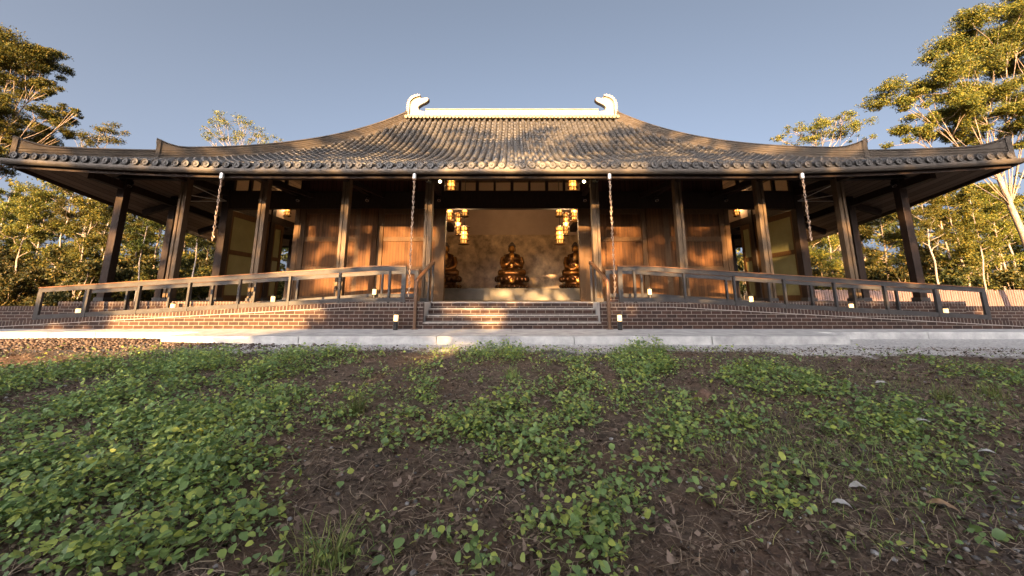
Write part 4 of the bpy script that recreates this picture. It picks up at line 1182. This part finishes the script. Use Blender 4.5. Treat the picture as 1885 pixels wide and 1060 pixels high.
crown_tree('gum_tree', 'great dense gum rising behind the left eave tip', 32, (-34.5, 23.0, 0), at(-50, 300, 22.5),
    cl([(5,60,1.2),(15,90,1.6),(55,85,1.5),(75,110,1.4),(95,115,1.0),(100,145,.9),(35,130,1.5),(5,140,1.6),(70,170,1.0),(95,165,.8),(20,190,1.6),(55,200,1.5),(90,215,1.2),(115,215,1.0),(30,235,1.5),(70,245,1.0),(5,225,1.6),(130,240,.6),(-20,110,1.7),(-25,190,1.7),(-20,40,1.4),(145,205,.5),(168,210,.35),(10,265,1.3),(-10,290,1.5),(20,300,1.2)], 22.5, 1.6, -26),
    0.12, 2200, 0.22, M['bark'])
crown_tree('gum_tree', 'small round gum crown above the left hip, nearest the left eave tip', 33, (at(185,300,44).x, 44, 0), at(185, 275, 44),
    cl([(160,248,1.3),(185,235,1.3),(205,242,1.3),(170,262,1.2),(200,262,1.2),(150,255,.9)], 44, 1), 0.2, 230, 0.25, M['palebark'])
crown_tree('gum_tree', 'thin see-through gum crown above the left slope of the roof', 34, (at(425,300,40).x, 40, 0), at(430, 285, 40),
    cl([(400,225,.9),(418,222,1.1),(408,245,1.3),(425,255,1.1),(455,228,1.0),(470,240,1.0),(490,252,.9),(450,255,1.0),(508,258,.5),(382,236,.35),(395,260,.9),(478,262,.9)], 40, 1), 0.17, 190, 0.2, M['palebark'])
crown_tree('gum_tree', 'wide gum crown above the right slope of the roof', 35, (at(1520,300,42).x, 42, 0), at(1520, 285, 42),
    cl([(1460,240,1.0),(1485,236,1.5),(1510,240,1.5),(1540,222,1.3),(1555,232,1.6),(1575,242,1.2),(1500,256,1.5),(1535,255,1.5),(1440,258,.8),(1465,258,1.1),(1588,255,.8),(1550,215,.7)], 42, 1), 0.19, 270, 0.25, M['bark'])
# trees behind the viewpoint: they throw the dappled shade over the slope, the wall and the roof
SG = 'trees behind the viewpoint that shade the slope'
SL = 'tree behind the viewpoint throwing dappled shade on the hall'
bS = bush('bush', 'bush behind the viewpoint keeping the sun off the slope', 23, 4.6, 2.6, 0.34, 44, 260, 'bushes behind the viewpoint that shade the slope')
bS.location = (-31, -17, -.3)
rnd = random.Random(61)
bS.location = (-22.5, -17, -.3); bS.scale = (1, 1, 1.2)
for i in range(-5, 18):
    if i == 0: continue
    xx = -22.5 + i*2.3 + rnd.uniform(-.3,.3)
    hs_ = rnd.uniform(1.18,1.28)
    if -17.2 < xx < -10.0: hs_ = 0.90
    if abs(xx + 5.6) < 1.2: xx -= 0.62; hs_ = 1.0
    dup(bS, (xx, -17 + rnd.uniform(-1.2,1.2), -.3), i*1.3, None, (1, 1, hs_))
for i in range(8):
    xx = -21 + i*4.2
    if -18 < xx < -10: continue
    dup(bS, (xx, -19.3 + rnd.uniform(-.5,.5), -.3), i*2.3, None, (1, 1, 1.25))
def openness(x, z):
    # how much low sun passes the canopy at (x, z) on its way to the hall
    if z > 15.4 or z > 13.4 and not -22 < x < 11: return 1.0
    if x < -21 or x > 11: return 0.25
    if z < 6.7: return 0.85 if -17.5 < x < -10.5 else (0.5 if -6.5 < x < -4 else 0.02)
    if z < 9.2:
        if -13.9 < x < -11.9: return 0.26
        if -11.9 < x < -8.9: return 0.60
        if -8.7 < x < -4.6 and z < 7.9: return 0.65
        if -4.2 < x < -1.4: return 0.66
        if -17 < x < -13.9: return 0.3
        return 0.04
    if z < 10.2: return 0.5 if -13 < x < -1 else 0.2
    if z < 12.2: return 0.25 if -13 < x < 0 else 0.12
    if z < 14.0: return 0.33
    return 0.5
rnd = random.Random(77)
groups = {}
z = 5.2
while z < 15.2:
    x = -33.0
    while x < 15:
        xx, zz = x + rnd.uniform(-.3,.3), z + rnd.uniform(-.25,.25)
        if rnd.random() > openness(xx, zz):
            groups.setdefault(int((xx + 33.5) // 7), []).append(((xx, -20 + rnd.uniform(-1.2, 1.2), zz), rnd.uniform(.38,.52)))
        x += 0.55
    z += 0.5
for k, c in groups.items():
    bx = -33.5 + 7*k + 3.5
    crown_tree('gum_tree', SL, 70 + k, (bx, -20.5, -.3), (bx, -20.3, 11), c, 0.26, 800, 0.12, M['bark'], SG)

# ------------------------------------------------------------------ fence on the right
t = thing('paling_fence', 'low pinkish paling fence behind the right ramp', 'fence', (0,0,0))
mb = MB(); rnd = random.Random(4)
x = 17.0
while x < 46:
    h = 1.22 + rnd.uniform(-.03,.03)
    y = 24.5 - 0.0*(x-17)
    mb.box(x, x + 0.115, y - .012 + rnd.uniform(-.006,.006), y + .012, 0.02, h); x += 0.15
mb.build('palings', M['fence'], t)
mb = MB(); mb.box(17, 46, 24.53, 24.57, 0.3, 0.38); mb.box(17, 46, 24.53, 24.57, 0.9, 0.98); mb.build('fence_rail', M['fence'], t)
for k in range(13):
    mb = MB(); mb.box(17 + 2.4*k, 17.1 + 2.4*k, 24.58, 24.68, -0.1, 1.2); mb.build('fence_post', M['fence'], t)

# ------------------------------------------------------------------ ground cover
rs = np.random.default_rng(17)
def px_ground(px, py):
    """where the sight line through a photo pixel meets the slope"""
    Y = 3.0
    for _ in range(40):
        p = at(px, py, Y); d = p.z - float(gz(p.x, p.y)); s = (EYE - p.z) / Y
        Y = max(0.6, Y + d / max(s, .02) * .7)
    return at(px, py, Y)
patches = []      # (x, y, radius x, radius y, weight)
for px, py, rx, ry, w in [(100,700,200,45,1.0),(330,680,180,40,1.0),(480,680,120,35,.9),(120,770,180,50,1.0),(300,790,170,60,.95),(430,760,120,60,.9),(60,860,120,60,.85),(180,900,120,60,.75),(80,980,110,60,.8),(300,930,120,50,.7),(400,860,100,50,.55),(440,980,70,40,.45),
                          (240,1020,110,40,.55),(600,720,50,30,.5),(660,735,30,30,.7),(790,700,60,25,.75),(830,735,50,28,.6),(900,655,90,14,.9),(870,790,80,40,.75),(960,760,110,50,.7),(1000,850,120,60,.85),(1080,800,110,70,.85),(1120,870,120,70,.9),(1170,780,90,50,.8),(1090,960,110,60,.85),(1200,930,80,50,.75),(1030,690,60,25,.7),(1130,680,80,25,.85),(1200,670,60,22,.8),(1180,640,50,12,.9),(1330,680,90,25,.95),(1420,710,80,24,.9),(1240,740,60,30,.6),
                          (1330,860,90,50,.5),(1430,800,80,40,.55),(1560,820,100,40,.5),(1650,780,90,30,.5),(1700,760,60,25,.5),(1290,900,60,40,.4),(720,790,50,30,.4),(660,880,40,30,.3),(620,1020,70,40,.9),(580,990,40,40,.6),(900,1050,30,20,.5),(1400,930,70,40,.3),(1840,690,60,25,.6),(1500,760,70,30,.5)]:
    p = px_ground(px, py); q = px_ground(px + rx, py); u = px_ground(px, py - ry * .9)
    patches.append((p.x, p.y, abs(q.x - p.x), max(.15, abs(u.y - p.y)), w))
PA = np.array(patches)
def density(x, y):
    d = np.zeros_like(x)
    for a, b, rx, ry, w in PA: d = np.maximum(d, w * np.exp(-(((x-a)/rx)**2 + ((y-b)/ry)**2)))
    return d
def sprigs(n_try):
    yy = 1.1 + (7.25 - 1.1) * rs.random(n_try); xx = (rs.random(n_try)*2 - 1) * (1.6 + yy * 1.42)
    d = density(xx, yy) * (0.62 + 1.15 * vnoise(xx, yy, .30, 9)) * (0.85 + .6 * vnoise(xx, yy, .9, 10))
    keep = rs.random(n_try) < np.clip(d * 1.25 + 0.012, 0, 1)
    return xx[keep], yy[keep], d[keep]
sx_, sy_, sdn = sprigs(72000)
nl = 5
N = len(sx_) * nl
cx = np.repeat(sx_, nl); cy = np.repeat(sy_, nl); dn = np.repeat(sdn, nl)
ang = rs.random(N) * 6.283; 
hgt = np.repeat(0.02 + 0.18 * rs.random(len(sx_))**1.2 * (0.4 + np.clip(sdn, 0, 1)), nl) * (0.35 + 0.75*rs.random(N)) + rs.normal(size=N) * .008
off = 0.015 + 0.05 * rs.random(N)
base = np.repeat(0.019 + 0.030 * rs.random(len(sx_)) ** 2, nl)
L = base * (0.75 + 0.5 * rs.random(N))
lx = cx + np.cos(ang) * off; ly = cy + np.sin(ang) * off
lz = gz(lx, ly) + np.clip(hgt, .006, 1)
# leaf outline: pointed oval folded along the midrib, two halves of three quads
oy = np.array([0, .22, .55, .82, 1.0]); ow = np.array([0.06, .36, .42, .24, 0.0])
tilt = rs.normal(size=N) * .45 - 0.12; roll = rs.normal(size=N) * .45; fold = 0.12 + .2 * rs.random(N)
d = np.stack([np.cos(ang)*np.cos(tilt), np.sin(ang)*np.cos(tilt), np.sin(tilt)], 1)
sd_ = np.stack([-np.sin(ang)*np.cos(roll), np.cos(ang)*np.cos(roll), np.sin(roll)], 1)
up = np.cross(d, sd_)
P0 = np.stack([lx, ly, lz], 1)
verts = []
for k in range(5):
    m_ = P0 + d * (L * oy[k])[:, None] - up * (L * 0.25 * (oy[k] - .5) ** 2)[:, None]
    verts += [m_ - sd_ * (L * ow[k])[:, None] + up * (L * ow[k] * fold)[:, None], m_, m_ + sd_ * (L * ow[k])[:, None] + up * (L * ow[k] * fold)[:, None]]
V = np.stack(verts, 1)          # N, 15, 3
fq = []
for k in range(4):
    a = k * 3
    fq += [(a, a+1, a+4, a+3), (a+1, a+2, a+5, a+4)]
fq = np.array(fq)
Fc = (np.arange(N)[:, None, None] * 15 + fq[None]).reshape(-1, 4)
setting(np_obj('ground_cover', V.reshape(-1, 3), Fc, M['leaf_cover'], smooth=True), 'stuff', 'low leafy creeper spreading over the dark soil slope', 'ground cover')
# stems, straw and twigs lying about
def strips(n, x, y, ln, w, hmax, seed, flat=True):
    r = np.random.default_rng(seed)
    a = r.random(n) * 6.283; L = ln * (0.4 + 1.1 * r.random(n)); cv = r.normal(size=n) * .5
    pts = []
    for k in range(5):
        t = k / 4
        aa = a + cv * t
        px_ = x + np.cos(aa) * L * t; py_ = y + np.sin(aa) * L * t
        pz = gz(px_, py_) + 0.004 + hmax * np.sin(math.pi * t) * r.random(n)
        nrm = np.stack([-np.sin(aa), np.cos(aa), r.normal(size=n) * .2], 1) * (w * (1 - .5 * t))
        c = np.stack([px_, py_, pz], 1)
        pts += [c - nrm, c + nrm + np.array([0, 0, w * .6])]
    V = np.stack(pts, 1); f = np.array([(2*k, 2*k+1, 2*k+3, 2*k+2) for k in range(4)])
    return V.reshape(-1, 3), (np.arange(n)[:, None, None] * 10 + f[None]).reshape(-1, 4)
def scatter(n):
    y = 1.1 + 6.2 * rs.random(n) ** 1.25; x = (rs.random(n)*2 - 1) * (1.6 + y * 1.42); return x, y
x, y = scatter(20000)
V, Fc = strips(len(x), x, y, 0.16, 0.0016, 0.03, 3)
setting(np_obj('straw_litter', V, Fc, M['straw']), 'stuff', 'dry straw and thin twigs strewn over the soil', 'straw')
x, y = scatter(44000)
n = len(x); a = rs.random(n)*6.283; L = .008 + .028*rs.random(n)**2; tl = rs.normal(size=(n,2))*.5
c = np.stack([x, y, gz(x, y) + .003 + .008*rs.random(n)], 1)
d = np.stack([np.cos(a), np.sin(a), tl[:,0]], 1)*L[:,None]; e = np.stack([-np.sin(a), np.cos(a), tl[:,1]], 1)*(L*(.25+.4*rs.random(n)))[:,None]
V = np.stack([c-d, c-e, c+d*.6, c+e], 1).reshape(-1,3)
setting(np_obj('leaf_litter', V, np.arange(n*4).reshape(n,4), M['litter']), 'stuff', 'dark bark flakes and rotting leaf litter covering the slope', 'leaf litter')
# grass: loose blades on the right, and separate tufts
def blades(n, cx, cy, sp, h, w, seed, lean=.5):
    r = np.random.default_rng(seed)
    bx = cx + r.normal(size=n)*sp; by = cy + r.normal(size=n)*sp; a = r.random(n)*6.283; H = h*(.45+.75*r.random(n)); ln = lean*(.3+r.random(n))
    pts = []
    for k in range(5):
        t = k/4
        p = np.stack([bx + np.cos(a)*H*ln*t**1.8, by + np.sin(a)*H*ln*t**1.8, gz(bx,by) - .005 + H*(t - .35*ln*t**2.5)], 1)
        s = np.stack([-np.sin(a), np.cos(a), 0*a], 1)*(w*(1-t)**.7 + .0004)
        pts += [p-s, p+s]
    V = np.stack(pts,1); f = np.array([(2*k,2*k+1,2*k+3,2*k+2) for k in range(4)])
    return V.reshape(-1,3), (np.arange(n)[:,None,None]*10 + f[None]).reshape(-1,4)
xg, yg = [], []
for px, py, rx, ry, n in [(1480,690,90,25,260),(1560,790,160,60,650),(1700,720,120,50,520),(1800,740,90,40,420),(1400,800,120,60,420),(1640,870,110,50,330),(1500,880,150,70,420),(1850,690,60,25,260),(1290,830,60,60,160),(1750,850,80,60,200),(620,1040,60,40,70)]:
    for _ in range(n):
        p = px_ground(max(1, px + rnd.gauss(0, rx*.6)), max(645, py + rnd.gauss(0, ry*.6))) if False else None
    p = px_ground(px, py); q = px_ground(px+rx, py); u = px_ground(px, py-ry)
    xg.append(p.x + rs.normal(size=n)*abs(q.x-p.x)*.7); yg.append(np.clip(p.y + rs.normal(size=n)*abs(u.y-p.y)*.7, 1, 7.2))
xg = np.concatenate(xg); yg = np.concatenate(yg)
V, Fc = blades(len(xg), xg, yg, 0.03, 0.09, 0.0018, 8, 1.25)
setting(np_obj('grass', V, Fc, M['grass']), 'stuff', 'sparse thin grass growing on the right of the slope', 'grass')
for i, (px, py, n, h, lb) in enumerate([(655,765,90,.24,'bright green grass tuft left of the sunlit soil patch'), (942,695,80,.17,'pale grass tuft below the middle of the steps'), (1215,655,110,.22,'tall grass tuft overlapping the slab edge right of centre'),
                                  (1500,700,90,.16,'spreading grass tuft on the upper right slope'), (600,1045,80,.20,'grass tuft with leaves at the bottom edge, left of centre'), (1830,730,90,.17,'grass tuft near the right edge of the slope'), (1740,735,70,.15,'low grass tuft beyond the pale scraps on the right')]):
    p = px_ground(px, py); V, Fc = blades(n, p.x, p.y, .045, h, .0032, 40+i, .75)
    V = V - np.array([p.x, p.y, float(gz(p.x, p.y))])
    o = np_obj('grass_tuft', V, Fc, M['grass']); o.location = (p.x, p.y, float(gz(p.x, p.y))); tag(o, lb, 'grass tuft', 'grass tufts on the slope')
# gravel heap at the left end of the slab
n = 9000
x = -8.6 + rs.normal(size=n)*2.2; y = 7.85 + rs.normal(size=n)*.42
k = (y < 8.86) & ((x < -6.85) | (y < 7.75)) & (y > 6.7); x, y = x[k], y[k]
def pebbles(x, y, r0, r1, seed):
    r = np.random.default_rng(seed); n = len(x); s = r0 + (r1-r0)*r.random(n)**2
    oct_ = np.array([(1,0,0),(0,1,0),(-1,0,0),(0,-1,0),(0,0,.8),(0,0,-.8),(.6,.6,.45),(-.6,.6,.45),(-.6,-.6,.45),(.6,-.6,.45)])
    f = np.array([(0,6,4),(6,1,4),(1,7,4),(7,2,4),(2,8,4),(8,3,4),(3,9,4),(9,0,4),(0,1,6),(1,2,7),(2,3,8),(3,0,9),(1,0,5),(2,1,5),(3,2,5),(0,3,5)])
    V = oct_[None]*s[:,None,None]*(.75+.5*r.random((n,10,1)))
    a = r.random(n)*6.28; ca, sa = np.cos(a)[:,None], np.sin(a)[:,None]
    V = np.stack([V[:,:,0]*ca - V[:,:,1]*sa, V[:,:,0]*sa + V[:,:,1]*ca, V[:,:,2]], 2)
    V += np.stack([x, y, gz(x,y) + s*.25], 1)[:,None,:]
    return V.reshape(-1,3), (np.arange(n)[:,None,None]*10 + f[None]).reshape(-1,3)
V, Fc = pebbles(x, y, .009, .032, 2)
setting(np_obj('gravel', V, Fc, M['pebble']), 'stuff', 'brown gravel heaped at the left end of the slab', 'gravel')
x = 1 + rs.normal(size=1500)*5.0; y = 7.2 + rs.normal(size=1500)*.28
k = (y < 7.84) & (x > -6.5); x, y = x[k], y[k]
x2, y2 = 3.3 + rs.normal(size=1500)*.7, 1.75 + rs.normal(size=1500)*.4
x3, y3 = scatter(1800)
V, Fc = pebbles(np.concatenate([x,x2,x3]), np.concatenate([y,y2,y3]), .004, .017, 6)
M['greypebble'] = mat_leaf('grey_pebbles', (0.06,0.06,0.06), (0.14,0.135,0.13), (0.32,0.31,0.30), 0.0, spec=0.3)
setting(np_obj('stone_chips', V, Fc, M['greypebble']), 'stuff', 'grey stone chips along the slab and at the lower right', 'stone chips')
x, y = scatter(16000)
V, Fc = pebbles(x, y, .003, .017, 12)
M['crumb'] = mat_leaf('soil_crumbs', (0.03,0.021,0.016), (0.075,0.053,0.04), (0.16,0.12,0.09), 0.0, spec=0.15)
setting(np_obj('soil_crumbs', V, Fc, M['crumb']), 'stuff', 'dark crumbs of soil lying all over the slope', 'soil')
k = rs.random(len(sx_)) < .35
V, Fc = strips(int(k.sum()), sx_[k], sy_[k], 0.17, 0.0014, 0.07, 23)
M['stem'] = mat_leaf('creeper_stems', (0.06,0.07,0.03), (0.12,0.12,0.05), (0.2,0.15,0.09), 0.1, spec=0.2)
setting(np_obj('creeper_stems', V, Fc, M['stem']), 'stuff', 'thin trailing stems of the creeper among its leaves', 'stems')
# a rock, fallen leaves and pale scraps
p = px_ground(1298, 738)
mb = MB(); rnd = random.Random(8)
mb.ball((0,0,0), .10, .09, .075, 12, 8); mb.v = [tuple(Vector(q)*(1 + rnd.uniform(-.16,.16))) for q in mb.v]
o = mb.build('rock', M['rock'], None, smooth=False); o.location = (p.x, p.y, float(gz(p.x,p.y)) + .035); o.rotation_euler = (0,0,.6)
tag(o, 'reddish brown rock on the slope right of centre', 'rock')
def flat_leaf(px, py, L, w, mt, name, label, cat, rz, group=None):
    p = px_ground(px, py); mb = MB(); v = []; f = []
    rnd = random.Random(int(px)); N = 8
    for i in range(N+1):
        t = i/N; ww = w*math.sin(math.pi*min(1,max(.02,t**.85)))*(1 + .12*rnd.uniform(-1,1)); z = .012 + .02*math.sin(t*3.1)+.004*rnd.uniform(-1,1)
        for s in (-1,-.4,0,.4,1): v.append(((t-.5)*L, s*ww, z + .25*ww*s*s + .05*ww*rnd.uniform(-1,1)))
    for i in range(N):
        for k in range(4): f.append((i*5+k, i*5+k+1, i*5+k+6, i*5+k+5))
    n0 = len(v); v += [(a,b,c-.0015) for a,b,c in v]; f += [tuple(q+n0 for q in g)[::-1] for g in f]
    mb.add(v, f); o = mb.build(name, mt, None, smooth=True, recalc=False)
    o.location = (p.x, p.y, float(gz(p.x,p.y))); o.rotation_euler = (R(8), R(6), rz); tag(o, label, cat, group)
flat_leaf(1735, 938, .125, .028, M['dryleaf'], 'fallen_leaf', 'large tan dead leaf lying on grey gravel at lower right', 'leaf', -.6, 'fallen dead leaves')
flat_leaf(318, 938, .085, .022, M['dryleaf'], 'fallen_leaf', 'small brown dead leaf among creepers at lower left', 'leaf', .5, 'fallen dead leaves')
SC = 'pale scraps on the slope'
flat_leaf(1550, 935, .09, .022, M['paper'], 'pale_scrap', 'long pale bark scrap on bare soil, lower right', 'bark scrap', -.5, SC)
flat_leaf(1820, 838, .12, .022, M['paper'], 'pale_scrap', 'pale bark scrap near the right edge above the gravel', 'bark scrap', -.3, SC)
flat_leaf(1580, 903, .10, .026, M['paper'], 'pale_scrap', 'broad pale bark scrap just above the long one', 'bark scrap', -.2, SC)
flat_leaf(1625, 708, .17, .03, M['paper'], 'pale_scrap', 'pale bark scrap on the upper right slope', 'bark scrap', -.15, SC)
flat_leaf(1700, 780, .16, .03, M['paper'], 'pale_scrap', 'pale bark scrap in thin grass on the right slope', 'bark scrap', -.3, SC)
flat_leaf(160, 852, .12, .045, M['paper'], 'pale_scrap', 'crumpled white scrap lying among the creepers on the left', 'litter scrap', .3, SC)
